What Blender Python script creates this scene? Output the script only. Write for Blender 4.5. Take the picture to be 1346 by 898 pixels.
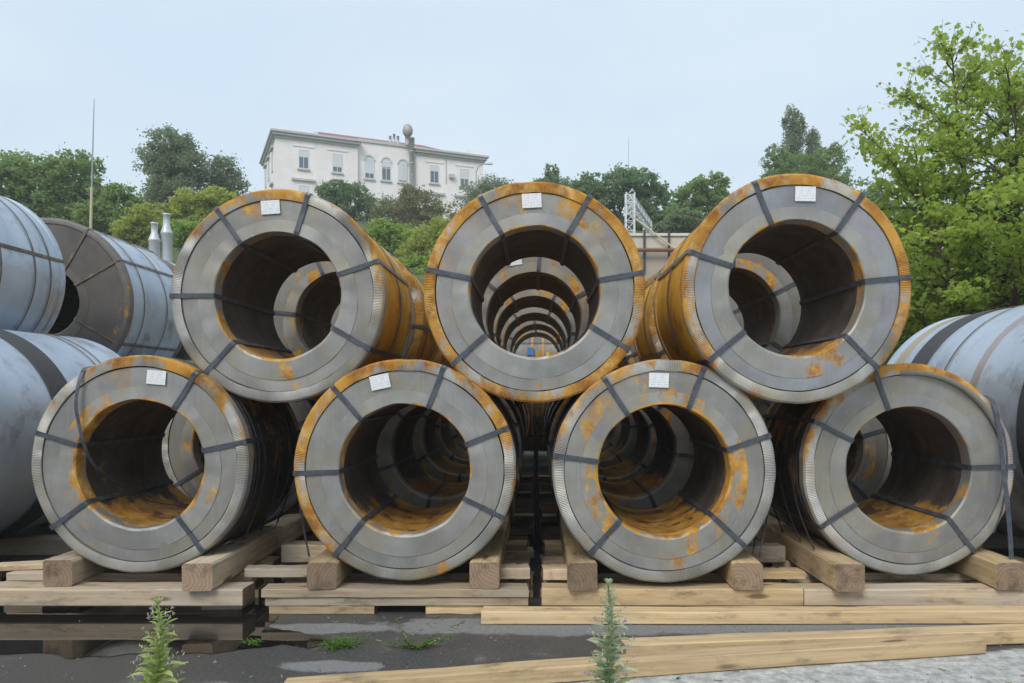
import bpy, math, random
import numpy as np
from mathutils import Vector, Matrix, noise as mnoise

R_ = math.radians
sc = bpy.context.scene
for o in list(bpy.data.objects):
    bpy.data.objects.remove(o)
COL = sc.collection
rng = random.Random(7)

# ------------------------------------------------------------------ camera
F, CX, CY, CAMZ = 1050.0, 706.0, 515.0, 1.40      # focal length and vanishing point in photo pixels, eye height
cam_d = bpy.data.cameras.new('camera')
cam = bpy.data.objects.new('camera', cam_d)
COL.objects.link(cam)
cam.location = (0, 0, CAMZ)
cam.rotation_euler = (R_(90), 0, 0)
cam_d.sensor_width = 36.0
cam_d.lens = 36.0 * F / 1346.0
cam_d.shift_x = -(CX - 673.0) / 1346.0
cam_d.shift_y = (CY - 449.0) / 1346.0
cam_d.clip_start = 0.05
cam_d.clip_end = 5000
sc.camera = cam

# ------------------------------------------------------------------ world: bright overcast
SUN_EL, SUN_AZ = 44.0, 200.0          # azimuth clockwise from +Y
w = bpy.data.worlds.new('World')
sc.world = w
w.use_nodes = True
wn, wl = w.node_tree.nodes, w.node_tree.links
wn.clear()
wo = wn.new('ShaderNodeOutputWorld')
bg = wn.new('ShaderNodeBackground')
sky = wn.new('ShaderNodeTexSky')
sky.sky_type = 'NISHITA'
sky.sun_disc = False
sky.sun_elevation = R_(SUN_EL)
sky.sun_rotation = R_(SUN_AZ)
sky.air_density = 1.0
sky.dust_density = 3.0
tc = wn.new('ShaderNodeTexCoord')
mp = wn.new('ShaderNodeMapping')
mp.inputs['Scale'].default_value = (1.6, 1.6, 4.0)
cl = wn.new('ShaderNodeTexNoise')
cl.inputs['Scale'].default_value = 1.3
cl.inputs['Detail'].default_value = 6
wl.new(tc.outputs['Generated'], mp.inputs['Vector'])
wl.new(mp.outputs['Vector'], cl.inputs['Vector'])
cr = wn.new('ShaderNodeValToRGB')
cr.color_ramp.elements[0].position = 0.35
cr.color_ramp.elements[1].position = 0.75
cr.color_ramp.elements[0].color = (5.45, 6.6, 7.65, 1)
cr.color_ramp.elements[1].color = (6.5, 7.25, 7.9, 1)
wl.new(cl.outputs['Fac'], cr.inputs['Fac'])
mx = wn.new('ShaderNodeMix')
mx.data_type = 'RGBA'
mx.inputs['Factor'].default_value = 0.86          # cloud layer over the clear sky
wl.new(sky.outputs['Color'], mx.inputs[6])
wl.new(cr.outputs['Color'], mx.inputs[7])
wl.new(mx.outputs[2], bg.inputs['Color'])
bg.inputs['Strength'].default_value = 0.1
wl.new(bg.outputs[0], wo.inputs['Surface'])

sd = bpy.data.lights.new('sun', 'SUN')
so = bpy.data.objects.new('sun', sd)
COL.objects.link(so)
sd.energy = 1.5
sd.angle = R_(25)
sd.color = (1.0, 0.96, 0.9)
az, el = R_(SUN_AZ), R_(SUN_EL)
sdir = Vector((math.sin(az) * math.cos(el), math.cos(az) * math.cos(el), math.sin(el)))
so.rotation_euler = sdir.to_track_quat('Z', 'Y').to_euler()
so.location = sdir * 60

sc.view_settings.view_transform = 'Standard'
sc.view_settings.look = 'None'
sc.view_settings.gamma = 1.0
sc.view_settings.exposure = 0.46
sc.view_settings.use_curve_mapping = False

# ------------------------------------------------------------------ helpers
def at(px, py, Y):
    """world point seen at photo pixel (px,py) standing at depth Y"""
    return Vector(((px - CX) * Y / F, Y, CAMZ + (CY - py) * Y / F))

def tag(o, label=None, cat=None, group=None, kind=None):
    if label: o['label'] = label
    if cat: o['category'] = cat
    if group: o['group'] = group
    if kind: o['kind'] = kind
    return o

def obj(name, me, mat=None, parent=None, loc=(0, 0, 0), rot=(0, 0, 0), scale=None):
    if len(me.materials) == 0:
        me.materials.append(None)
    o = bpy.data.objects.new(name, me)
    COL.objects.link(o)
    if mat is not None:
        o.material_slots[0].link = 'OBJECT'
        o.material_slots[0].material = mat
    o.location = loc
    o.rotation_euler = rot
    if scale is not None:
        o.scale = scale
    if parent is not None:
        o.parent = parent
    return o

def empty(name, loc=(0, 0, 0), rot=(0, 0, 0), scale=1.0):
    o = bpy.data.objects.new(name, None)
    COL.objects.link(o)
    o.location = loc
    o.rotation_euler = rot
    o.scale = (scale,) * 3
    o.empty_display_size = 0.2
    return o

def mesh(name, V, Fc, smooth=False):
    me = bpy.data.meshes.new(name)
    me.from_pydata([tuple(v) for v in V], [], Fc)
    if smooth:
        me.polygons.foreach_set('use_smooth', [True] * len(me.polygons))
    me.update()
    return me

class MB:
    def __init__(s):
        s.v, s.f = [], []
    def add(s, V, Fc):
        b = len(s.v)
        s.v += [tuple(v) for v in V]
        s.f += [tuple(i + b for i in f) for f in Fc]
        return s
    def box(s, x0, x1, y0, y1, z0, z1):
        V = [(x0, y0, z0), (x1, y0, z0), (x1, y1, z0), (x0, y1, z0), (x0, y0, z1), (x1, y0, z1), (x1, y1, z1), (x0, y1, z1)]
        return s.add(V, [(0, 3, 2, 1), (4, 5, 6, 7), (0, 1, 5, 4), (1, 2, 6, 5), (2, 3, 7, 6), (3, 0, 4, 7)])
    def tube(s, P, rad, n=6):
        P = [Vector(p) for p in P]
        if not hasattr(rad, '__len__'):
            rad = [rad] * len(P)
        V, Fc = [], []
        for i, p in enumerate(P):
            d = (P[min(i + 1, len(P) - 1)] - P[max(i - 1, 0)])
            if d.length < 1e-9: d = Vector((0, 0, 1))
            d.normalize()
            up = Vector((0, 0, 1)) if abs(d.z) < 0.9 else Vector((1, 0, 0))
            a = d.cross(up).normalized()
            b = d.cross(a)
            for k in range(n):
                t = 2 * math.pi * k / n
                V.append(p + (a * math.cos(t) + b * math.sin(t)) * rad[i])
        for i in range(len(P) - 1):
            for k in range(n):
                k2 = (k + 1) % n
                Fc.append((i * n + k, i * n + k2, (i + 1) * n + k2, (i + 1) * n + k))
        Fc.append(tuple(range(n)))
        Fc.append(tuple((len(P) - 1) * n + k for k in reversed(range(n))))
        return s.add(V, Fc)
    def lathe_z(s, prof, n=20, c=(0, 0, 0)):
        V, Fc = [], []
        for r, z in prof:
            for k in range(n):
                t = 2 * math.pi * k / n
                V.append((c[0] + r * math.cos(t), c[1] + r * math.sin(t), c[2] + z))
        for i in range(len(prof) - 1):
            for k in range(n):
                k2 = (k + 1) % n
                Fc.append((i * n + k, i * n + k2, (i + 1) * n + k2, (i + 1) * n + k))
        return s.add(V, Fc)
    def mesh(s, name, smooth=False):
        return mesh(name, s.v, s.f, smooth)
    def build(s, name, mat, parent=None, smooth=False, **k):
        return obj(name, s.mesh(name, smooth), mat, parent, **k)

# ------------------------------------------------------------------ material helpers
class NT:
    def __init__(s, name):
        s.m = bpy.data.materials.new(name)
        s.m.use_nodes = True
        s.n, s.l = s.m.node_tree.nodes, s.m.node_tree.links
        s.b = s.n['Principled BSDF']
        s.out = s.n['Material Output']
        s.tc = s.n.new('ShaderNodeTexCoord')
    def put(s, sock, val):
        if hasattr(val, 'is_output') or isinstance(val, bpy.types.NodeSocket):
            s.l.new(val, sock)
        else:
            sock.default_value = val
    def mapv(s, scale=(1, 1, 1), loc=(0, 0, 0), src=None):
        m = s.n.new('ShaderNodeMapping')
        m.inputs['Scale'].default_value = scale
        m.inputs['Location'].default_value = loc
        s.l.new(src or s.tc.outputs['Object'], m.inputs['Vector'])
        return m.outputs['Vector']
    def noise(s, scale, detail=4, rough=0.6, vec=None, dist=0.0):
        t = s.n.new('ShaderNodeTexNoise')
        t.inputs['Scale'].default_value = scale
        t.inputs['Detail'].default_value = detail
        t.inputs['Roughness'].default_value = rough
        t.inputs['Distortion'].default_value = dist
        s.l.new(vec or s.tc.outputs['Object'], t.inputs['Vector'])
        return t.outputs['Fac']
    def math(s, op, a, b=0.0, c=None, clamp=False):
        t = s.n.new('ShaderNodeMath')
        t.operation = op
        t.use_clamp = clamp
        s.put(t.inputs[0], a)
        s.put(t.inputs[1], b)
        if c is not None: s.put(t.inputs[2], c)
        return t.outputs[0]
    def step(s, x, lo, hi):
        t = s.n.new('ShaderNodeMapRange')
        t.interpolation_type = 'SMOOTHSTEP'
        s.put(t.inputs[0], x)
        t.inputs[1].default_value = lo
        t.inputs[2].default_value = hi
        return t.outputs[0]
    def mix(s, f, a, b):
        t = s.n.new('ShaderNodeMix')
        t.data_type = 'RGBA'
        s.put(t.inputs[0], f)
        for sock, v in ((t.inputs[6], a), (t.inputs[7], b)):
            if isinstance(v, tuple): sock.default_value = (v[0], v[1], v[2], 1)
            else: s.l.new(v, sock)
        return t.outputs[2]
    def xyz(s, vec=None):
        t = s.n.new('ShaderNodeSeparateXYZ')
        s.l.new(vec or s.tc.outputs['Object'], t.inputs[0])
        return t.outputs
    def bump(s, h, strength=0.3, dist=0.01):
        t = s.n.new('ShaderNodeBump')
        t.inputs['Strength'].default_value = strength
        t.inputs['Distance'].default_value = dist
        s.put(t.inputs['Height'], h)
        s.l.new(t.outputs[0], s.b.inputs['Normal'])
    def rand(s):
        t = s.n.new('ShaderNodeObjectInfo')
        return t.outputs['Random']
    def set(s, color=None, rough=None, metal=None, spec=None):
        if color is not None:
            if isinstance(color, tuple): s.b.inputs['Base Color'].default_value = (*color, 1)
            else: s.l.new(color, s.b.inputs['Base Color'])
        if rough is not None: s.put(s.b.inputs['Roughness'], rough)
        if metal is not None: s.put(s.b.inputs['Metallic'], metal)
        if spec is not None: s.put(s.b.inputs['Specular IOR Level'], spec)
        return s.m

def plain(name, col, rough=0.6, metal=0.0, var=0.12, sc_=8.0):
    t = NT(name)
    f = t.noise(sc_, 5)
    a = tuple(c * (1 - var) for c in col)
    b = tuple(min(1, c * (1 + var)) for c in col)
    return t.set(t.mix(f, a, b), rough, metal)

RUST_D, RUST_M, RUST_L = (0.30, 0.12, 0.02), (0.53, 0.265, 0.028), (0.60, 0.38, 0.11)
def rust_col(t, seed):
    v = t.mapv((1, 1, 1), (seed * 3.7, seed * 1.3, seed * 2.1))
    c = t.mix(t.step(t.noise(7, 6, 0.65, v), 0.35, 0.6), RUST_D, RUST_M)
    return t.mix(t.step(t.noise(13, 5, 0.6, v), 0.48, 0.72), c, RUST_L)

def steel_mat(name, base, seed, bias, topw, patches=(), streak=0.5, metal=0.35, rough=0.5, warm=0.35, thr=(0.0, 0.16), lip=None, ochre=0.0):
    """grey sheet steel with rust: bias everywhere + topw * height on the coil + given rust patches (x, z, radius, strength)"""
    t = NT(name)
    off = (seed * 5.1, seed * 2.3, seed * 7.7)
    v = t.mapv((1, 1, 1), off)
    g = t.noise(2.6, 5, 0.6, v)
    col = t.mix(t.step(g, 0.3, 0.7), tuple(c * 0.74 for c in base), tuple(c * 1.2 for c in base))
    warmc = (base[0] * 1.0, base[1] * 0.90, base[2] * 0.60)
    col = t.mix(t.math('MULTIPLY', t.step(t.noise(3.3, 6, 0.65, t.mapv((1, 1, 1), (off[1], off[2], off[0]))), 0.42, 0.68), warm * 1.7, clamp=True), col, warmc)
    sv = t.mapv((55, 55, 2.2), off)
    st = t.noise(1.0, 4, 0.6, sv)
    col = t.mix(t.math('MULTIPLY', t.step(st, 0.52, 0.8), 0.45 * streak), col, tuple(c * 0.55 for c in base))
    col = t.mix(t.math('MULTIPLY', t.step(st, 0.50, 0.22), 0.35 * streak), col, tuple(min(0.8, c * 1.5) for c in base))
    X, Y, Z = t.xyz()
    # rust
    n1 = t.noise(6.5, 8, 0.72, t.mapv((1, 1, 0.55), off))
    n2 = t.noise(1.7, 3, 0.5, v)
    s = t.math('ADD', t.math('MULTIPLY', t.math('SUBTRACT', n1, 0.5), 1.9), t.math('MULTIPLY', t.math('SUBTRACT', n2, 0.5), 0.9))
    runs = t.noise(1.0, 3, 0.5, t.mapv((11, 11, 1.1), (off[1], off[0], off[2])))
    s = t.math('ADD', s, t.math('MULTIPLY', t.math('SUBTRACT', runs, 0.5), 0.55))
    s = t.math('ADD', s, bias)
    s = t.math('ADD', s, t.math('MULTIPLY', Z, topw))
    if lip:
        rad = t.math('SQRT', t.math('ADD', t.math('MULTIPLY', X, X), t.math('MULTIPLY', Z, Z)))
        s = t.math('ADD', s, t.math('MULTIPLY', t.step(rad, lip[0], lip[1]), lip[2]))
    for (px, pz, pr, ps) in patches:
        dx = t.math('SUBTRACT', X, px)
        dz = t.math('SUBTRACT', Z, pz)
        d = t.math('SQRT', t.math('ADD', t.math('MULTIPLY', dx, dx), t.math('MULTIPLY', t.math('MULTIPLY', dz, dz), 1.0)))
        s = t.math('ADD', s, t.math('MULTIPLY', t.step(d, pr * 1.35, 0.0), ps * 0.85))
    rf = t.math('MULTIPLY', t.step(s, thr[0], thr[1]), 0.92)
    rc = rust_col(t, seed)
    if ochre:
        rc = t.mix(t.math('MULTIPLY', t.step(t.noise(4.0, 5, 0.6, v), 0.3, 0.6), ochre), rc, (0.72, 0.40, 0.025))
    col = t.mix(rf, col, rc)
    # scuffs
    sc1 = t.noise(38, 4, 0.7, t.mapv((1, 1, 0.4), off))
    col = t.mix(t.math('MULTIPLY', t.step(sc1, 0.64, 0.72), 0.35 if not ochre else 0.05), col, tuple(min(0.85, c * 1.7) for c in base))
    t.bump(t.math('ADD', t.math('MULTIPLY', n1, 0.5), t.math('MULTIPLY', t.noise(60, 3, 0.6, v), 0.4)), 0.25, 0.004)
    rr = t.math('ADD', rough, t.math('MULTIPLY', rf, 0.35), clamp=True)
    mm = t.math('MULTIPLY', t.math('SUBTRACT', 1.0, rf), metal)
    return t.set(col, rr, mm, t.math('SUBTRACT', 0.5, t.math('MULTIPLY', rf, 0.35)))

def bore_mat(name, seed, rust=0.0):
    t = NT(name)
    off = (seed * 3.1, seed * 4.3, seed * 1.7)
    v = t.mapv((1, 1, 1), off)
    X, Y, Z = t.xyz()
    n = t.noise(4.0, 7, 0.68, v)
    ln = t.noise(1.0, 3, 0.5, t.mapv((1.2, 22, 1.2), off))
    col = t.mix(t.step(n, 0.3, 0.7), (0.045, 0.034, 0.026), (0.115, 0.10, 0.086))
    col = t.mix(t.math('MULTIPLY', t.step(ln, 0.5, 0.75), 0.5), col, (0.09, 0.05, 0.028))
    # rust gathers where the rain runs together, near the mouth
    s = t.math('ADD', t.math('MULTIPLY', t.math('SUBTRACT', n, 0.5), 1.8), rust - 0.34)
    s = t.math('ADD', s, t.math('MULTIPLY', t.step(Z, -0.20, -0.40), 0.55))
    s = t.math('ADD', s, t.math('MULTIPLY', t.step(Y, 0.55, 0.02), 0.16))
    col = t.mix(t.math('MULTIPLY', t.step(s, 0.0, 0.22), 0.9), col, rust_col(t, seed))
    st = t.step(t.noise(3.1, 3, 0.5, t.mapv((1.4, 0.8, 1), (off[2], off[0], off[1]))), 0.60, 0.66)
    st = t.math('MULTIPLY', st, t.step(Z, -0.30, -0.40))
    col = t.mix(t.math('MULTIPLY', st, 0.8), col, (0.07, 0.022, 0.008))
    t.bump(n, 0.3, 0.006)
    return t.set(col, 0.55, 0.25)

def wood_mat(name, a, b, grey=0.4):
    t = NT(name)
    rnd = t.rand()
    cmb = t.n.new('ShaderNodeCombineXYZ')
    t.l.new(t.math('MULTIPLY', rnd, 37.0), cmb.inputs[0])
    t.l.new(t.math('MULTIPLY', rnd, 91.0), cmb.inputs[1])
    t.l.new(t.math('MULTIPLY', rnd, 53.0), cmb.inputs[2])
    vadd = t.n.new('ShaderNodeVectorMath')
    vadd.operation = 'ADD'
    t.l.new(t.tc.outputs['Object'], vadd.inputs[0])
    t.l.new(cmb.outputs[0], vadd.inputs[1])
    src = vadd.outputs[0]
    gr = t.noise(1.0, 6, 0.65, t.mapv((1.3, 30, 30), src=src), 0.6)
    big = t.noise(1.4, 4, 0.6, src)
    col = t.mix(t.step(gr, 0.28, 0.72), a, b)
    col = t.mix(t.math('MULTIPLY', t.step(big, 0.38, 0.68), grey), col, (0.43, 0.385, 0.325))
    dk = t.noise(3.2, 6, 0.7, t.mapv((1.0, 3.0, 3.0), src=src))
    col = t.mix(t.math('MULTIPLY', t.step(dk, 0.50, 0.74), 0.75), col, (0.10, 0.068, 0.045))
    # knots
    kn = t.n.new('ShaderNodeTexVoronoi')
    kn.inputs['Scale'].default_value = 1.0
    t.l.new(t.mapv((1.6, 7, 7), src=src), kn.inputs['Vector'])
    kf = t.step(kn.outputs['Distance'], 0.16, 0.08)
    col = t.mix(t.math('MULTIPLY', kf, 0.8), col, (0.11, 0.055, 0.028))
    # end grain
    nx = t.xyz(t.tc.outputs['Normal'])[0]
    ef = t.step(t.math('ABSOLUTE', nx), 0.7, 0.9)
    wv = t.n.new('ShaderNodeTexWave')
    wv.wave_type = 'RINGS'
    wv.rings_direction = 'X'
    wv.inputs['Scale'].default_value = 14
    wv.inputs['Distortion'].default_value = 5.0
    cen = t.n.new('ShaderNodeCombineXYZ')
    t.l.new(t.math('SUBTRACT', t.math('MULTIPLY', t.math('FRACT', t.math('MULTIPLY', rnd, 17.3)), 0.22), 0.11), cen.inputs[1])
    t.l.new(t.math('MULTIPLY', t.math('FRACT', t.math('MULTIPLY', rnd, 29.7)), -0.2), cen.inputs[2])
    va2 = t.n.new('ShaderNodeVectorMath')
    va2.operation = 'ADD'
    t.l.new(t.mapv((0, 1, 1)), va2.inputs[0])
    t.l.new(cen.outputs[0], va2.inputs[1])
    t.l.new(va2.outputs[0], wv.inputs['Vector'])
    endc = t.mix(wv.outputs['Fac'], (0.25, 0.17, 0.105), (0.31, 0.215, 0.135))
    endc = t.mix(t.step(dk, 0.45, 0.7), endc, (0.13, 0.085, 0.055))
    col = t.mix(ef, col, endc)
    br = t.n.new('ShaderNodeHueSaturation')
    t.l.new(col, br.inputs['Color'])
    t.l.new(t.math('ADD', 0.70, t.math('MULTIPLY', rnd, 0.52)), br.inputs['Value'])
    br.inputs['Saturation'].default_value = 0.95
    t.bump(t.math('ADD', gr, t.math('MULTIPLY', t.noise(120, 2, 0.5, src), 0.3)), 0.45, 0.004)
    return t.set(br.outputs[0], 0.8)

def leaf_mat(name, dark, light, trans=0.35, tcol=None):
    t = NT(name)
    g = t.n.new('ShaderNodeNewGeometry')
    rp = g.outputs['Random Per Island']
    big = t.noise(0.55, 3, 0.6)
    f = t.math('ADD', t.math('MULTIPLY', rp, 0.65), t.math('MULTIPLY', t.step(big, 0.3, 0.7), 0.35), clamp=True)
    col = t.mix(f, dark, light)
    t.set(col, 0.55, 0.0, 0.3)
    tr = t.n.new('ShaderNodeBsdfTranslucent')
    t.l.new(t.mix(0.5, col, tcol or tuple(min(1, c * 1.4) for c in light)), tr.inputs['Color'])
    ms = t.n.new('ShaderNodeMixShader')
    ms.inputs[0].default_value = trans
    t.l.new(t.b.outputs[0], ms.inputs[1])
    t.l.new(tr.outputs[0], ms.inputs[2])
    t.l.new(ms.outputs[0], t.out.inputs['Surface'])
    return t.m

# ------------------------------------------------------------------ ground
def ground_material():
    t = NT('asphalt')
    X, Y, Z = t.xyz()
    fine = t.noise(55, 5, 0.7)
    grit = t.noise(240, 2, 0.5)
    mid = t.noise(2.2, 6, 0.62)
    big = t.noise(0.8, 4, 0.55, t.mapv((1, 1.8, 1), (4.4, 1.2, 0)))
    asph = t.mix(t.step(fine, 0.3, 0.7), (0.038, 0.037, 0.038), (0.10, 0.098, 0.095))
    asph = t.mix(t.math('MULTIPLY', t.step(mid, 0.45, 0.75), 0.5), asph, (0.10, 0.095, 0.088))
    # dry, paler skin with a ragged edge
    edge = t.math('ADD', t.math('MULTIPLY', t.math('SUBTRACT', mid, 0.5), 1.1), t.math('MULTIPLY', t.math('SUBTRACT', t.noise(9, 6, 0.75), 0.5), 0.8))
    dry = t.math('ADD', edge, t.math('SUBTRACT', 0.0, 0.16))
    def blob(cx, cy, rx, ry, s):
        a = t.math('DIVIDE', t.math('SUBTRACT', X, cx), rx)
        b = t.math('DIVIDE', t.math('SUBTRACT', Y, cy), ry)
        d = t.math('SQRT', t.math('ADD', t.math('MULTIPLY', a, a), t.math('MULTIPLY', b, b)))
        return t.math('MULTIPLY', t.step(d, 1.3, 0.55), s)
    for args in ((0.15, 4.78, 1.25, 0.20, 0.5), (-1.35, 4.72, 0.42, 0.11, 0.5), (-1.05, 4.08, 0.30, 0.09, 0.42), (2.2, 4.75, 1.3, 0.25, 0.5), (-1.6, 3.7, 0.5, 0.16, 0.4)):
        dry = t.math('ADD', dry, blob(*args))
    dryf = t.step(dry, -0.05, 0.20)
    pale = t.mix(t.step(fine, 0.3, 0.7), (0.17, 0.17, 0.168), (0.25, 0.25, 0.245))
    col = t.mix(dryf, asph, pale)
    # cement apron in the near right corner
    side = t.math('SUBTRACT', t.math('ADD', 3.83, t.math('MULTIPLY', X, 0.2)), Y)
    ap = t.step(t.math('ADD', side, t.math('MULTIPLY', edge, 0.10)), 0.0, 0.03)
    ap = t.math('MULTIPLY', ap, t.step(t.math('ADD', X, t.math('MULTIPLY', edge, 0.5)), -0.35, 0.1))
    cem = t.mix(t.step(t.noise(14, 7, 0.75), 0.36, 0.66), (0.30, 0.30, 0.285), (0.60, 0.60, 0.575))
    cem = t.mix(t.step(grit, 0.62, 0.75), cem, (0.16, 0.16, 0.155))
    col = t.mix(ap, col, cem)
    # mud round the puddle
    mud = t.step(t.math('ADD', t.math('MULTIPLY', X, -1.0), t.math('MULTIPLY', edge, 1.5)), 1.2, 2.2)
    col = t.mix(t.math('MULTIPLY', mud, 0.55), col, (0.075, 0.066, 0.056))
    col = t.mix(t.math('MULTIPLY', t.step(grit, 0.60, 0.70), 0.6), col, (0.30, 0.29, 0.27))
    dark = t.step(t.math('ADD', dryf, ap, clamp=True), 0.0, 1.0)
    rough = t.math('ADD', 0.42, t.math('MULTIPLY', dark, 0.45))
    t.bump(t.math('ADD', t.math('MULTIPLY', fine, 0.6), t.math('ADD', t.math('MULTIPLY', grit, 0.3), t.math('MULTIPLY', mid, 0.8))), 0.55, 0.012)
    return t.set(col, rough, 0.0, 0.4)

me = MB()
S = 300
V, Fc = [], []
me.add([(-S, -S, 0), (S, -S, 0), (S, S, 0), (-S, S, 0)], [(0, 1, 2, 3)])
tag(me.build('ground', ground_material()), 'dark patchy asphalt yard with pale dry patches', kind='structure')

# puddle: a closed shallow sheet of standing water
water = NT('puddle_water')
water.set((0.012, 0.011, 0.010), 0.03, 0.0, 0.9)
water.b.inputs['IOR'].default_value = 1.45
water.bump(water.noise(3.0, 2, 0.5), 0.02, 0.01)
pts = []
outline = [(-5.2, 4.35), (-3.4, 4.20), (-2.9, 4.28), (-2.5, 4.22), (-2.0, 4.25), (-1.62, 4.30), (-1.40, 4.42), (-1.22, 4.36), (-1.15, 4.52), (-1.42, 4.62), (-1.60, 4.75), (-1.62, 4.98), (-1.8, 5.3), (-2.2, 5.9), (-5.2, 6.1)]
for i in range(len(outline)):
    a, b = Vector((*outline[i], 0)), Vector((*outline[(i + 1) % len(outline)], 0))
    n = max(2, int((b - a).length / 0.05))
    for k in range(n):
        p = a.lerp(b, k / n)
        q = mnoise.noise_vector(p * 4.0) * 0.10 + mnoise.noise_vector(p * 13.0) * 0.035
        pts.append((p.x + q.x, p.y + q.y, 0.004))
tag(obj('puddle', mesh('puddle', pts, [tuple(range(len(pts)))]), water.m), 'shallow puddle mirroring the planks', kind='structure')

# ------------------------------------------------------------------ hill behind the yard
def smooth(a, b, x):
    t = max(0.0, min(1.0, (x - a) / (b - a)))
    return t * t * (3 - 2 * t)
def hill_z(x, y):
    z = 6.3 + 8.7 * smooth(34, 66, y) + 1.2 * smooth(66, 110, y)
    if y < 31: z = z * max(smooth(21, 31, y), 1.0 if x > 1.6 and y > 28.3 else 0.0) - 0.02
    return z + 0.5 * mnoise.noise(Vector((x * 0.09, y * 0.09, 0))) * smooth(33, 40, y)
xs = np.concatenate([np.linspace(-130, 1.5, 60), np.linspace(1.9, 130, 50)])
ys = np.concatenate([np.linspace(21, 28.2, 12), np.linspace(28.35, 70, 40), np.linspace(73, 240, 30)])
V = [(x, y, hill_z(x, y) if (x < 1.6 or y > 28.3) else -0.05) for y in ys for x in xs]
nx = len(xs)
Fc = [(j * nx + i, j * nx + i + 1, (j + 1) * nx + i + 1, (j + 1) * nx + i) for j in range(len(ys) - 1) for i in range(nx - 1)]
gm = NT('hill_grass')
gcol = gm.mix(gm.step(gm.noise(0.6, 6, 0.7), 0.3, 0.7), (0.05, 0.075, 0.02), (0.12, 0.14, 0.05))
gm.bump(gm.noise(6, 4), 0.6, 0.1)
tag(obj('hill', mesh('hill', V, Fc, True), gm.set(gcol, 0.9)), 'green hillside rising behind the wall', kind='structure')

def bank_z(x, y):
    return 3.4 * smooth(10.3, 17.5, y) * smooth(5.2, 7.8, x) + 0.25 * mnoise.noise(Vector((x * 0.8, y * 0.8, 2))) * smooth(10.3, 13, y) - 0.01
xs = np.linspace(4.6, 40, 80)
ys = np.linspace(10.0, 28.0, 45)
nx = len(xs)
V = [(x, y, bank_z(x, y)) for y in ys for x in xs]
Fc = [(j * nx + i, j * nx + i + 1, (j + 1) * nx + i + 1, (j + 1) * nx + i) for j in range(len(ys) - 1) for i in range(nx - 1)]
em = NT('earth')
ecol = em.mix(em.step(em.noise(2.0, 7, 0.7), 0.35, 0.65), (0.11, 0.075, 0.045), (0.23, 0.165, 0.105))
ecol = em.mix(em.step(em.noise(0.9, 4, 0.6), 0.52, 0.6), ecol, (0.06, 0.085, 0.025))
em.bump(em.noise(7, 6, 0.7), 0.8, 0.08)
tag(obj('earth_bank', mesh('earth_bank', V, Fc, True), em.set(ecol, 0.95)), 'bare brown earth bank under the big tree', kind='structure')

# ------------------------------------------------------------------ retaining wall with parapet, railing posts and pipe
wall_m = plain('cream_render', (0.56, 0.51, 0.42), 0.85, 0, 0.16, 1.5)
cap_m = plain('wall_cap', (0.66, 0.63, 0.57), 0.85, 0, 0.1, 3)
post_m = plain('post_steel', (0.06, 0.06, 0.065), 0.6, 0.3)
pipe_m = plain('rusty_pipe', (0.30, 0.13, 0.06), 0.7, 0.1, 0.3, 4)
wl_ = empty('retaining_wall', (0, 28, 0))
tag(wl_, 'long cream retaining wall with brown pipe across the foot of the hill', 'wall')
MB().box(1.7, 60, 0, 0.34, 0, 6.45).build('wall_face', plain('concrete_wall', (0.40, 0.35, 0.29), 0.9, 0, 0.25, 0.9), wl_)
MB().box(1.7, 60, 0.02, 0.30, 6.45, 6.86).build('parapet', wall_m, wl_)
MB().box(1.7, 60, -0.05, 0.36, 6.86, 6.95).build('cap', cap_m, wl_)
pm = MB().box(-0.035, 0.035, -0.10, -0.04, 5.6, 7.05).mesh('post')
for k in range(-2, 30):
    obj('post', pm, post_m, wl_, loc=(3.75 + k * 0.86 * 1.0, 0, 0))
MB().tube([(1.7, -0.25, 6.32), (60, -0.25, 6.32)], 0.06, 8).build('pipe', pipe_m, wl_, True)
MB().tube([(3.2, -0.16, 7.6), (4.9, -0.16, 6.3)], 0.03, 5).build('brace', plain('brace_paint', (0.6, 0.5, 0.36)), wl_)

# ------------------------------------------------------------------ villa on the hill
ang = math.atan2(8.6, 19.3)
bd = empty('white_building', (-24.9, 76, 0), (0, 0, ang))
tag(bd, 'white three storey building with cornices and red roof on the hill', 'building')
stucco = NT('stucco')
scol = stucco.mix(stucco.step(stucco.noise(0.5, 6, 0.7), 0.35, 0.7), (0.80, 0.745, 0.715), (0.88, 0.84, 0.815))
scol = stucco.mix(stucco.math('MULTIPLY', stucco.step(stucco.noise(1.0, 5, 0.7, stucco.mapv((2.4, 2.4, 0.25))), 0.58, 0.75), 0.35), scol, (0.45, 0.41, 0.38))
stucco.set(scol, 0.9)
trim_m = plain('cornice_stone', (0.50, 0.49, 0.47), 0.85, 0, 0.15, 2)
roof_m = plain('red_roof', (0.30, 0.11, 0.10), 0.7, 0, 0.2, 2)
glass_m = NT('window_glass').set((0.10, 0.14, 0.17), 0.12, 0.0, 0.8)
frame_m = plain('window_frame', (0.62, 0.63, 0.62), 0.6)
blind_m = plain('curtain', (0.62, 0.66, 0.68), 0.8)
ZB, ZT = 13.0, 26.0
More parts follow.
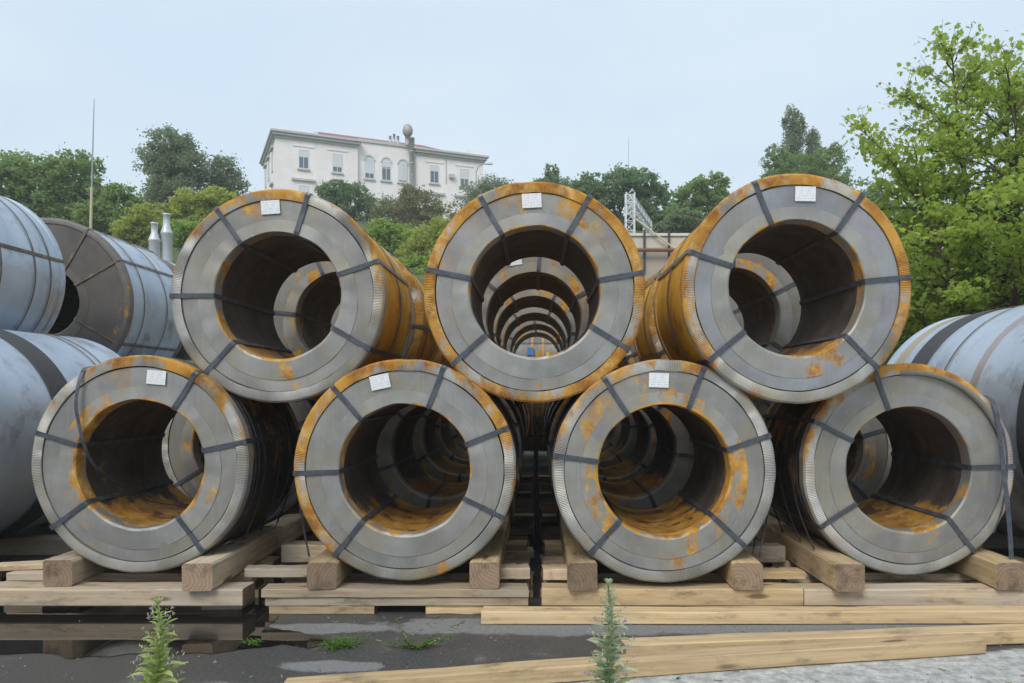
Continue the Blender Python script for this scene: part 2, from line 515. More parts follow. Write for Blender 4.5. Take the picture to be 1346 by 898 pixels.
# walls: left wing stands proud, the middle is set back
MB().box(0, 7.8, 0, 11.4, ZB, ZT).build('wall', stucco.m, bd)
MB().box(7.8, 13.7, 0.45, 11.4, ZB, ZT + 0.35).build('wall', stucco.m, bd)
MB().box(13.7, 21.0, 0, 11.4, ZB, ZT).build('wall', stucco.m, bd)
def cornice(x0, x1, y0, y1):
    m = MB()
    m.box(x0, x1, y0, y1, ZT - 0.42, ZT - 0.18)
    m.box(x0 - 0.2, x1 + 0.2, y0 - 0.28, y1, ZT - 0.18, ZT + 0.06)
    m.box(x0 - 0.36, x1 + 0.36, y0 - 0.45, y1 + 0.2, ZT + 0.06, ZT + 0.26)
    m.build('cornice', trim_m, bd)
cornice(-0.12, 7.75, -0.14, 11.5)
cornice(13.75, 21.12, -0.14, 11.5)
MB().box(7.9, 13.6, 0.3, 0.9, ZT + 0.35, ZT + 0.62).build('parapet', trim_m, bd)
MB().box(0.3, 4.0, 0.2, 0.55, ZT + 0.26, ZT + 0.62).build('parapet', stucco.m, bd)
MB().box(19.4, 20.9, 0.2, 0.55, ZT + 0.26, ZT + 0.85).build('parapet', stucco.m, bd)
m = MB()
m.add([(0.4, 0.7, ZT + 0.27), (20.6, 0.7, ZT + 0.27), (20.6, 11, ZT + 0.27), (0.4, 11, ZT + 0.27), (5, 5.8, ZT + 2.5), (16, 5.8, ZT + 2.5)],
      [(0, 1, 5, 4), (1, 2, 5), (2, 3, 4, 5), (3, 0, 4)])
m.build('roof', roof_m, bd)
def window(u, z0, z1, wd, y=0.0, arch=False, hood=True, blind=0.5):
    f = MB()
    t_ = 0.07
    f.box(u - wd / 2, u - wd / 2 + t_, y - 0.05, y + 0.05, z0, z1)
    f.box(u + wd / 2 - t_, u + wd / 2, y - 0.05, y + 0.05, z0, z1)
    f.box(u - wd / 2 + t_, u + wd / 2 - t_, y - 0.05, y + 0.05, z1 - t_, z1)
    f.box(u - wd / 2 + t_, u + wd / 2 - t_, y - 0.05, y + 0.05, z0, z0 + t_)
    f.box(u - 0.03, u + 0.03, y - 0.045, y + 0.04, z0 + t_, z1 - t_)
    f.box(u - wd / 2 + t_, u - 0.03, y - 0.045, y + 0.04, z0 + (z1 - z0) * 0.66, z0 + (z1 - z0) * 0.66 + 0.06)
    f.box(u + 0.03, u + wd / 2 - t_, y - 0.045, y + 0.04, z0 + (z1 - z0) * 0.66, z0 + (z1 - z0) * 0.66 + 0.06)
    if arch:
        n = 10
        for ring in range(n):
            a0, a1 = math.pi * ring / n, math.pi * (ring + 1) / n
            ro, ri = wd / 2 + 0.12, wd / 2 - 0.04
            V = [(u + r * math.cos(a), yy, z1 + r * math.sin(a)) for yy in (y - 0.09, y) for (r, a) in ((ri, a0), (ro, a0), (ro, a1), (ri, a1))]
            f.add(V, [(0, 1, 2, 3), (1, 5, 6, 2), (0, 3, 7, 4)])
    wn_ = f.build('window', frame_m, bd)
    g = MB().box(u - wd / 2 + 0.02, u + wd / 2 - 0.02, y - 0.03, y - 0.005, z0 + 0.02, z1 - 0.02)
    g.build('pane', glass_m, wn_)
    if blind > 0:
        MB().box(u - wd / 2 + t_, u + wd / 2 - t_, y - 0.038, y - 0.032, z1 - t_ - (z1 - z0) * blind * 0.9, z1 - t_).build('curtain', blind_m, wn_)
    if arch:
        n = 12
        V = [(u + (wd / 2 - 0.03) * math.cos(math.pi * k / n), y - 0.02, z1 + (wd / 2 - 0.03) * math.sin(math.pi * k / n)) for k in range(n + 1)]
        obj('arch_pane', mesh('arch_pane', V, [tuple(range(n + 1))]), blind_m, wn_)
    MB().box(u - wd / 2 - 0.12, u + wd / 2 + 0.12, y - 0.16, y, z0 - 0.16, z0 - 0.02).build('sill', trim_m, wn_)
    if hood:
        MB().box(u - wd / 2 - 0.65, u + wd / 2 + 0.65, y - 0.22, y, z1 + 0.42, z1 + 0.62).build('hood', trim_m, wn_)
for i, u in enumerate((2.6, 5.8, 15.65, 18.9)):
    window(u, 22.9, 24.75, 0.95, 0.0, hood=False, blind=(0.4, 0.75, 0.3, 0.6)[i])
    MB().box(u - 1.0, u + 1.0, -0.07, 0, 25.0, 25.18).build('stucco_band', stucco.m, bd)
    window(u, 19.4, 21.3, 0.95, 0.0, hood=True, blind=(0.5, 0.9, 0.4, 0.3)[i])
for i, u in enumerate((9.05, 10.75, 12.45)):
    window(u, 22.75, 24.6, 0.95, 0.45, arch=True, hood=False, blind=(0.75, 0.25, 0.95)[i])
    window(u, 19.3, 21.3, 0.95, 0.45, hood=False, blind=(0.6, 0.3, 0.5)[i])
# side facade windows (left side, seen edge on)
for yy in (2.5, 6, 9):
    for z0 in (19.4, 22.9):
        f = MB().box(-0.06, -0.001, yy - 0.5, yy + 0.5, z0, z0 + 1.85)
        ws = f.build('window', frame_m, bd)
        MB().box(-0.075, -0.061, yy - 0.42, yy + 0.42, z0 + 0.08, z0 + 1.77).build('pane', glass_m, ws)
        MB().box(-0.25, -0.001, yy - 0.8, yy + 0.8, z0 + 2.2, z0 + 2.4).build('hood', trim_m, ws)
# boiler flue up the facade, with its round cowl
flue_m = plain('flue_metal', (0.48, 0.48, 0.47), 0.45, 0.5, 0.2, 3)
fl = MB()
fl.tube([(13.25, -0.2, 14), (13.25, -0.2, 27.2)], 0.27, 12)
for z in np.arange(15, 27, 1.2):
    fl.tube([(13.25, -0.2, z), (13.25, -0.2, z + 0.08)], 0.31, 12)
fo = fl.build('flue', flue_m, bd, True)
cw = MB()
n = 10
cw.lathe_z([(0.02, 27.25), (0.3, 27.3), (0.5, 27.6), (0.53, 27.95), (0.42, 28.3), (0.2, 28.5), (0.01, 28.55)], 16, (12.8, -0.2, 0))
cw.tube([(12.75, -0.2, 26.4), (12.75, -0.2, 27.25)], 0.22, 8)
cw.build('cowl', plain('cowl_metal', (0.38, 0.35, 0.34), 0.6, 0.3, 0.3, 6), fo, True)
for i, (u, h) in enumerate(((11.2, 0.55), (11.6, 0.8), (12.0, 0.65))):
    MB().tube([(u, 0.6, ZT + 0.5), (u, 0.6, ZT + 0.8 + h)], 0.13, 8).build('roof_vent', flue_m, bd, True)
MB().tube([(16.9, -0.06, 23.0), (16.9, -0.06, 25.6)], 0.05, 6).build('downpipe', trim_m, bd)
ac = MB().box(17.2, 17.75, -0.35, 0, 23.6, 24.0)
ac.build('air_conditioner', plain('ac_paint', (0.5, 0.5, 0.48)), bd)

# ------------------------------------------------------------------ poles, vents, gantry
mast_m = plain('pole_paint', (0.50, 0.46, 0.28), 0.6, 0.1)
mastg_m = plain('pole_grey', (0.33, 0.36, 0.40), 0.6, 0.3)
fp = empty('flag_pole', (-16.25, 29, hill_z(-16.25, 29)))
tag(fp, 'thin tapering pole, yellowish below and grey above, at the left', 'pole')
MB().tube([(0, 0, 0), (0.08, 0, 3.2)], [0.06, 0.045], 8).build('lower_pole', mast_m, fp)
MB().tube([(0.08, 0, 3.2), (0.17, 0, 6.4)], [0.03, 0.012], 6).build('upper_pole', mastg_m, fp)

vent_m = plain('galvanised', (0.60, 0.64, 0.68), 0.45, 0.2, 0.12, 5)
for i, (px, top, wd) in enumerate(((203, 293, 0.19), (219, 281, 0.20))):
    Yv = 29.2 + 0.3 * i
    p = at(px, top, Yv)
    zb = hill_z(p.x, Yv)
    H = p.z - zb
    v = empty('vent_pipe', (p.x, Yv, zb))
    tag(v, ('short', 'taller')[i] + ' galvanised vent pipe above the dark coils, ' + ('left', 'right') [i] + ' of the two', 'vent', 'vent pipes behind the wall')
    MB().lathe_z([(wd, 0), (wd, H * 0.62), (wd * 1.12, H * 0.63), (wd * 1.12, H * 0.66)], 16).build('stack', vent_m, v, True)
    MB().lathe_z([(wd * 1.05, H * 0.66), (wd * 0.6, H * 0.80), (wd * 0.6, H * 0.97), (wd * 0.7, H * 0.975), (wd * 0.7, H), (0.01, H)], 16).build('neck', vent_m, v, True)

ga_m = plain('gantry_white', (0.72, 0.74, 0.76), 0.5, 0.0)
gz = 6.3
ga = empty('lattice_gantry', (3.72, 32, gz))
tag(ga, 'white steel lattice gantry standing on the terrace beside the dark trees', 'gantry')
def lattice(P0, P1, wd, cells, name):
    P0, P1 = Vector(P0), Vector(P1)
    d = (P1 - P0).normalized()
    up = Vector((0, 0, 1)) if abs(d.z) < 0.8 else Vector((1, 0, 0))
    a = d.cross(up).normalized() * wd / 2
    b = d.cross(a).normalized() * wd / 2
    m = MB()
    cs = [(a + b), (a - b), (-a - b), (-a + b)]
    for c in cs:
        m.tube([P0 + c, P1 + c], 0.028, 5)
    for k in range(cells):
        q0, q1 = P0.lerp(P1, k / cells), P0.lerp(P1, (k + 1) / cells)
        for i in range(4):
            c, e = cs[i], cs[(i + 1) % 4]
            m.tube([q0 + c, q1 + e] if k % 2 else [q0 + e, q1 + c], 0.017, 4)
            m.tube([q0 + c, q0 + e], 0.017, 4)
    m.build(name, ga_m, ga)
lattice((0, 0, 0), (0, 0, 3.05), 0.34, 8, 'column')
lattice((1.45, 5.4, 0.3), (1.45, 5.4, 3.05), 0.34, 7, 'column')
lattice((0, 0.18, 2.88), (1.45, 5.2, 2.88), 0.32, 14, 'beam')

p = at(826, 182, 60)
zb = hill_z(p.x, 60)
tag(MB().tube([(0, 0, 0), (0, 0, p.z - zb)], [0.04, 0.012], 6).build('antenna_mast', mastg_m, loc=(p.x, 60, zb)), 'hair-thin antenna mast above the dark trees', 'mast')
p = at(626, 262, 68)
zb = hill_z(p.x, 68)
sl = empty('street_lamp', (p.x, 68, zb))
tag(sl, 'slim street lamp with curved arm at the right end of the white building', 'street lamp')
Hl = at(626, 226, 68).z - zb
MB().tube([(0, 0, 0), (0, 0, Hl), (0.15, 0, Hl + 0.4), (0.5, 0, Hl + 0.65), (0.9, 0, Hl + 0.7)], [0.09, 0.06, 0.05, 0.05, 0.05], 6).build('post', mastg_m, sl, True)
MB().box(0.8, 1.4, -0.12, 0.12, Hl + 0.62, Hl + 0.78).build('lamp_head', plain('lamp_head_paint', (0.6, 0.6, 0.6)), sl)

# ------------------------------------------------------------------ trees
bark_m = plain('bark', (0.085, 0.065, 0.048), 0.9, 0, 0.35, 5)
bark2_m = plain('grey_bark', (0.15, 0.13, 0.11), 0.9, 0, 0.35, 5)
LM = {
    'dark': leaf_mat('leaf_dark', (0.10, 0.16, 0.07), (0.26, 0.37, 0.15), 0.55),
    'mid': leaf_mat('leaf_mid', (0.125, 0.19, 0.055), (0.31, 0.43, 0.13), 0.5),
    'grey': leaf_mat('leaf_greygreen', (0.125, 0.165, 0.09), (0.30, 0.36, 0.19), 0.5),
    'bright': leaf_mat('leaf_bright', (0.18, 0.27, 0.05), (0.40, 0.53, 0.11), 0.5),
    'yellow': leaf_mat('leaf_yellowgreen', (0.25, 0.29, 0.055), (0.48, 0.53, 0.12), 0.5),
    'olive': leaf_mat('leaf_olive', (0.135, 0.15, 0.055), (0.30, 0.31, 0.12), 0.5),
    'near': leaf_mat('leaf_near', (0.21, 0.31, 0.035), (0.48, 0.60, 0.13), 0.6, (0.60, 0.72, 0.12)),
}
def leaf_mesh(name, P, size, nr, up=0.4, aspect=0.62):
    """P (n,3) leaf positions -> one mesh of folded leaf quads"""
    n = len(P)
    d = nr.normal(size=(n, 3)); d[:, 2] *= 0.7
    d /= np.linalg.norm(d, axis=1)[:, None]
    nn = nr.normal(size=(n, 3)); nn[:, 2] += up * 3
    s = np.cross(nn, d); s /= np.linalg.norm(s, axis=1)[:, None] + 1e-9
    L = size * nr.uniform(0.6, 1.35, n)[:, None]
    W = L * aspect * 0.5
    u = np.cross(d, s)
    V = np.empty((n, 4, 3))
    V[:, 0] = P - d * L * 0.5
    V[:, 1] = P + s * W - u * L * 0.08
    V[:, 2] = P + d * L * 0.5 - u * L * 0.12
    V[:, 3] = P - s * W - u * L * 0.08
    me = bpy.data.meshes.new(name)
    me.vertices.add(n * 4)
    me.vertices.foreach_set('co', V.ravel())
    me.loops.add(n * 4)
    me.loops.foreach_set('vertex_index', np.arange(n * 4, dtype=np.int32))
    me.polygons.add(n)
    me.polygons.foreach_set('loop_start', np.arange(0, n * 4, 4, dtype=np.int32))
    me.update(calc_edges=True)
    return me

def far_tree(name, label, cat, Y, lobes, leaf, nleaf, size, seed, base_px=None, clump=0.20, bark=None, fill=0.5, group=None, twigs=0):
    nr = np.random.default_rng(seed)
    rr = random.Random(seed)
    C = []
    for (px, py, rx, ry) in lobes:
        c = at(px, py, Y)
        C.append((c, rx * Y / F, ry * Y / F))
    bx = (at(base_px, 400, Y).x if base_px else sum(c[0].x for c in C) / len(C))
    zb = hill_z(bx, Y) - 0.1
    root = empty(name, (bx, Y, zb))
    tag(root, label, cat, group)
    o = Vector((bx, Y, zb))
    # trunk + limbs
    tm = MB()
    top = max(c[0].z for c in C)
    cz = min(c[0].z for c in C)
    hh = max(0.6, (top - zb))
    spine = [Vector((rr.uniform(-.15, .15) * hh * 0.15 * k, rr.uniform(-.1, .1) * hh * .1 * k, hh * k / 4)) for k in range(5)]
    r0 = max(0.06, hh * 0.028)
    tm.tube(spine, [r0, r0 * 0.8, r0 * 0.6, r0 * 0.4, r0 * 0.15], 7)
    for (c, rx, rz) in C:
        q = c - o
        h0 = max(0.25, min(0.75, (q.z - rz) / hh))
        s0 = Vector((0, 0, hh * h0 * 0.7))
        for k in range(3):
            e = q + Vector((rr.uniform(-.6, .6) * rx, rr.uniform(-.6, .6) * rx, rr.uniform(-.1, .75) * rz))
            tm.tube([s0, s0.lerp(e, 0.5) + Vector((0, 0, 0.08 * rz)), e], [r0 * 0.45, r0 * 0.28, r0 * 0.08], 5)
    tm.build('trunk', bark or bark_m, root, True)
    # crown
    vol = [rx * rz for (_, rx, rz) in C]
    tot = sum(vol)
    PP = []
    for (c, rx, rz), v in zip(C, vol):
        n = int(nleaf * 2.1 * v / tot)
        nc = max(14, int(60 + 110 * v / tot))
        dirs = nr.normal(size=(nc, 3)); dirs /= np.linalg.norm(dirs, axis=1)[:, None]
        rad = nr.uniform(fill, 1.0, nc)[:, None]
        cc = dirs * rad * np.array([rx, rx * 0.9, rz])
        csz = nr.uniform(0.55, 1.35, nc) * clump
        wts = csz ** 2
        idx = nr.choice(nc, size=n, p=wts / wts.sum())
        g = nr.normal(size=(n, 3)); g /= np.linalg.norm(g, axis=1)[:, None]
        g *= (nr.uniform(0, 1, n) ** 0.45)[:, None]
        far = (nr.uniform(0, 1, n) < 0.16)[:, None] * 0.9 + 1.0
        P = cc[idx] + g * far * csz[idx][:, None] * np.array([rx, rx, rz * 0.85])
        PP.append(P + np.array(c - o))
    P = np.concatenate(PP)
    obj('crown', leaf_mesh(name + '_crown', P, size * 0.66, nr), LM[leaf], root)
    return root

T = far_tree
T('broadleaf_tree', 'dark round-crowned tree at the left edge behind the blue coil', 'tree', 44,
  [(45, 238, 48, 38), (95, 235, 42, 36), (120, 262, 28, 34), (60, 275, 55, 40), (10, 245, 40, 40), (100, 290, 40, 35)], 'mid', 16000, 0.30, 11)
T('broadleaf_tree', 'pale green bushy tree right of the thin pole', 'tree', 41,
  [(150, 268, 32, 26), (125, 290, 30, 25), (165, 296, 34, 24)], 'mid', 7000, 0.26, 12)
T('broadleaf_tree', 'tall airy grey-green tree rising above the yellow bushes at the left', 'tree', 50,
  [(228, 190, 30, 25), (208, 212, 28, 24), (245, 215, 30, 26), (225, 240, 36, 34), (222, 270, 36, 40)], 'grey', 10500, 0.26, 13, clump=0.27, fill=0.4)
T('broadleaf_tree', 'low loose tree between the tall airy tree and the white building', 'tree', 52,
  [(293, 222, 24, 17), (280, 240, 30, 20), (306, 245, 22, 20), (285, 268, 32, 24)], 'grey', 5500, 0.24, 14, clump=0.30, fill=0.35)
T('shrub', 'yellow-green bush above the two vent pipes', 'shrub', 39,
  [(255, 268, 34, 18), (285, 262, 28, 16), (232, 288, 32, 22), (268, 295, 40, 26)], 'yellow', 8000, 0.22, 15)
T('shrub', 'yellow-green bush left of the two vent pipes', 'shrub', 38,
  [(190, 288, 26, 20), (170, 305, 28, 20), (205, 305, 26, 22)], 'yellow', 5000, 0.21, 16)
T('shrub', 'bright green low bush behind the upper left coil rim', 'shrub', 36,
  [(245, 308, 30, 20), (275, 310, 28, 20)], 'bright', 3500, 0.2, 17)
T('broadleaf_tree', 'compact dark green tree before the left wing of the building', 'tree', 60,
  [(438, 252, 24, 16), (462, 262, 28, 22), (480, 285, 20, 24), (440, 280, 28, 26)], 'dark', 8000, 0.28, 18)
T('shrub', 'olive brown thicket before the middle of the building', 'shrub', 58,
  [(520, 285, 34, 26), (555, 272, 28, 26), (585, 285, 24, 22), (545, 305, 40, 28), (538, 262, 14, 20)], 'olive', 9000, 0.26, 19, clump=0.27, bark=bark2_m)
T('shrub', 'bright green bush in the gap between the upper left and middle coils', 'shrub', 40,
  [(505, 306, 22, 20), (530, 318, 26, 24), (500, 325, 25, 22)], 'bright', 5000, 0.22, 20)
T('shrub', 'yellow-green feathery bush in the gap beside the upper middle coil', 'shrub', 37,
  [(560, 316, 24, 24), (580, 306, 20, 20), (545, 338, 28, 24), (575, 338, 24, 22), (560, 358, 34, 20)], 'yellow', 5500, 0.2, 21, clump=0.3)
T('shrub', 'lowest bright bush right behind the barrel of the upper left coil', 'shrub', 30,
  [(575, 346, 26, 16), (545, 354, 30, 18), (590, 356, 24, 16), (565, 366, 40, 16)], 'bright', 4500, 0.17, 31)
T('broadleaf_tree', 'thin grey-green tree at the right end of the building', 'tree', 64,
  [(625, 250, 22, 14), (648, 242, 20, 14), (630, 268, 30, 18), (665, 255, 24, 18)], 'grey', 3000, 0.25, 22, clump=0.32, fill=0.3)
T('conifer_tree', 'small pointed tree peeping over the upper middle coil', 'tree', 62,
  [(725, 226, 10, 12), (724, 240, 20, 12), (735, 250, 30, 16), (715, 262, 36, 20)], 'dark', 4500, 0.26, 23)
T('broadleaf_tree', 'big dark tree behind the white lattice gantry', 'tree', 54,
  [(800, 248, 40, 26), (840, 245, 34, 25), (770, 258, 30, 24), (862, 265, 26, 26), (815, 280, 44, 32), (856, 295, 32, 26), (770, 290, 36, 28)], 'dark', 16000, 0.30, 24)
T('broadleaf_tree', 'green tree between the gantry and the upper right coil', 'tree', 50,
  [(935, 245, 26, 18), (910, 258, 26, 20), (950, 268, 26, 24), (905, 285, 30, 28), (935, 295, 36, 28)], 'mid', 9500, 0.27, 25)
T('shrub', 'pale green bush just above the cream wall by the upper right coil', 'shrub', 40,
  [(895, 292, 24, 18), (920, 298, 24, 18), (875, 302, 18, 12)], 'grey', 4500, 0.2, 26)
T('poplar_tree', 'columnar poplar, tallest of the pair over the upper right coil', 'tree', 66,
  [(1038, 160, 9, 20), (1050, 164, 9, 20), (1044, 190, 16, 26), (1044, 225, 22, 30)], 'grey', 7000, 0.24, 27, clump=0.34)
T('poplar_tree', 'short columnar poplar, lower of the pair over the upper right coil', 'tree', 66,
  [(1068, 182, 8, 14), (1070, 202, 11, 22), (1070, 228, 16, 24)], 'grey', 3500, 0.24, 28, clump=0.34)
T('broadleaf_tree', 'bushy green tree at the foot of the two poplars', 'tree', 58,
  [(1022, 208, 20, 18), (1092, 208, 22, 19), (1055, 222, 36, 20), (1030, 238, 34, 24), (1085, 240, 34, 26)], 'mid', 9000, 0.27, 29)
for i, (px, py, rx, ry, Yd, lf, wh) in enumerate(((350, 300, 40, 30, 46, 'mid', 'behind the upper left coil'), (690, 300, 50, 38, 46, 'mid', 'behind the upper middle coil'),
                                   (1010, 300, 60, 40, 44, 'mid', 'behind the upper right coil'), (1140, 290, 60, 50, 42, 'dark', 'behind the near tree'), (1260, 300, 80, 55, 42, 'dark', 'far behind the near tree crown'))):
    T('shrub', 'dense green thicket ' + wh + ' on the slope', 'shrub', Yd, [(px, py, rx, ry), (px - rx * .6, py + 10, rx * .6, ry * .7), (px + rx * .6, py + 8, rx * .6, ry * .7)], lf, 5000, 0.26, 40 + i)

# the near tree on the right: leader stems, limbs, twigs, single leaves
def near_tree():
    rr = random.Random(5)
    nr = np.random.default_rng(5)
    bx, by = 7.75, 13.2
    zb = bank_z(bx, by) - 0.05
    root = empty('maple_tree', (bx, by, zb))
    tag(root, 'large bright green broadleaf tree at the right edge', 'tree')
    tm = MB()
    leaves = []
    def env(z, side):       # crown half-width at height z (above yard)
        P = ((1.0, 2.6), (2.5, 3.4), (4.0, 3.2), (5.0, 2.3), (6.0, 1.35), (7.0, 0.8), (7.6, 0.2))
        for (z0, w0), (z1, w1) in zip(P, P[1:]):
            if z0 <= z <= z1: return w0 + (w1 - w0) * (z - z0) / (z1 - z0)
        return 0.2
    leaders = [(-0.9, 0.0, 7.1, -0.1), (0.2, 0.3, 6.85, 0.0), (1.35, -0.3, 6.8, 0.2), (-0.4, -0.9, 5.9, 0.1), (-1.7, -0.3, 4.9, -0.1)]
    z_split = 1.9
    tm.tube([(0, 0, 0), (0.03, 0, 0.8), (-0.02, 0.02, z_split - zb)], [0.15, 0.12, 0.10], 9)
    for (lx, ly, lz, bend) in leaders:
        P = []
        for k in range(9):
            f = k / 8
            P.append(Vector((lx * (f ** 0.8) + bend * math.sin(f * 3.1) , ly * (f ** 0.8), (z_split - zb) + (lz - z_split) * f)))
        tm.tube(P, [0.085 * (1 - k / 8) + 0.008 for k in range(9)], 6)
        nb = 36
        for b in range(nb):
            f = 0.04 + 0.95 * b / nb + rr.uniform(-.02, .02)
            i = min(7, int(f * 8)); s = P[i].lerp(P[i + 1], f * 8 - i)
            zw = s.z + zb
            a = b * 2.4 + rr.uniform(-.5, .5)
            ln = env(zw, a) * rr.uniform(0.55, 1.0) * (1.0 if f < 0.75 else 0.75)
            if abs(lx) > 0.6: ln *= 0.85
            d = Vector((math.cos(a), math.sin(a), rr.uniform(0.05, 0.5) if f < 0.6 else rr.uniform(0.4, 1.2))).normalized()
            Q = [s]
            for k in range(1, 5):
                Q.append(s + d * ln * k / 4 + Vector((rr.uniform(-.06, .06), rr.uniform(-.06, .06), 0.06 * k - 0.035 * k * k * ln * 0.5)))
            tm.tube(Q, [0.022 * ln ** 0.5, 0.017, 0.012, 0.008, 0.004], 4)
            nt = int(7 + ln * 11)
            for t in range(nt):
                g = rr.uniform(0.18, 1.0)
                j = min(3, int(g * 4)); q = Q[j].lerp(Q[j + 1], g * 4 - j)
                td = (d + Vector((rr.uniform(-1, 1), rr.uniform(-1, 1), rr.uniform(-.4, .8)))).normalized()
                tl = rr.uniform(0.15, 0.5)
                e = q + td * tl
                tm.tube([q, e], [0.005, 0.002], 3)
                for L in range((rr.randint(7, 11) if zw < 4.2 else rr.randint(5, 7))):
                    leaves.append(q.lerp(e, rr.uniform(0.15, 1.08)) + Vector((rr.gauss(0, .06), rr.gauss(0, .06), rr.gauss(-.02, .05))))
    tm.build('trunk', bark_m, root, True)
    # lobed leaf: 8-point outline folded on its midrib
    out = [(0, -0.5, 0), (0.20, -0.36, .02), (0.46, -0.30, -.03), (0.30, 0.0, .03), (0.44, 0.20, -.04), (0.16, 0.22, .03), (0, 0.56, -.06), (-0.16, 0.22, .03), (-0.44, 0.20, -.04), (-0.30, 0.0, .03), (-0.46, -0.30, -.03), (-0.20, -0.36, .02)]
    out = np.array(out)
    n = len(leaves); k = len(out)
    P = np.array([tuple(v) for v in leaves])
    d = nr.normal(size=(n, 3)); d[:, 2] -= 0.5; d /= np.linalg.norm(d, axis=1)[:, None]
    nn = nr.normal(size=(n, 3)) * 0.75; nn[:, 2] += 1.2
    s = np.cross(d, nn); s /= np.linalg.norm(s, axis=1)[:, None]
    u = np.cross(s, d)
    S = nr.uniform(0.055, 0.118, n)
    V = P[:, None, :] + S[:, None, None] * (out[None, :, 0:1] * s[:, None] + out[None, :, 1:2] * d[:, None] + out[None, :, 2:3] * u[:, None] * 2)
    me = bpy.data.meshes.new('near_crown')
    me.vertices.add(n * k); me.vertices.foreach_set('co', V.ravel())
    me.loops.add(n * k); me.loops.foreach_set('vertex_index', np.arange(n * k, dtype=np.int32))
    me.polygons.add(n); me.polygons.foreach_set('loop_start', np.arange(0, n * k, k, dtype=np.int32))
    me.update(calc_edges=True)
    obj('crown', me, LM['near'], root)
near_tree()
# undergrowth on the earth bank
for i, (x, y, r, wh) in enumerate(((6.7, 12.6, 0.8, 'left of the near tree trunk'), (8.9, 13.0, 0.9, 'right of the near tree trunk'), (7.0, 15.2, 1.3, 'behind the near tree trunk'), (9.8, 16.0, 1.5, 'deep behind the near tree'), (5.6, 14.0, 0.9, 'beyond the upper right coil'))):
    nr = np.random.default_rng(70 + i)
    zb = bank_z(x, y)
    root = empty('shrub', (x, y, zb))
    tag(root, 'leafy shrub on the earth bank ' + wh, 'shrub')
    nc = 24
    cc = nr.normal(size=(nc, 3)) * r * 0.45; cc[:, 2] = np.abs(cc[:, 2]) + 0.15
    idx = nr.integers(0, nc, 2600)
    P = cc[idx] + nr.normal(size=(2600, 3)) * r * 0.16
    P[:, 2] = np.maximum(P[:, 2], 0.02)
    obj('crown', leaf_mesh('shrub_crown', P, 0.11, nr), LM['bright' if i % 2 else 'mid'], root)
    sm = MB()
    for k in range(8):
        e = cc[k]
        sm.tube([(0, 0, 0), tuple(e * 0.5 + np.array([0, 0, 0.1])), tuple(e)], [0.02, 0.014, 0.005], 4)
    sm.build('stem', bark_m, root)

# ------------------------------------------------------------------ steel coils
RO, RI, LN = 0.70, 0.42, 1.19

def lathe_y(name, prof, n, fn=None, cz=None):
    V, Fc = [], []
    for j, (r, y) in enumerate(prof):
        for k in range(n):
            a = 2 * math.pi * k / n
            rr, yy = (r, y) if fn is None else fn(j, k, a, r, y)
            z0 = 0 if cz is None else cz[j]
            V.append((rr * math.cos(a), yy, rr * math.sin(a) + z0))
    for j in range(len(prof) - 1):
        for k in range(n):
            k2 = (k + 1) % n
            Fc.append((j * n + k, (j + 1) * n + k, (j + 1) * n + k2, j * n + k2))
    me = mesh(name, V, Fc, True)
    me.set_sharp_from_angle(angle=R_(24))
    return me

def wob(a, seed, amp, f=2.0):
    return amp * mnoise.noise(Vector((math.cos(a) * f, math.sin(a) * f, seed * 5.3)))

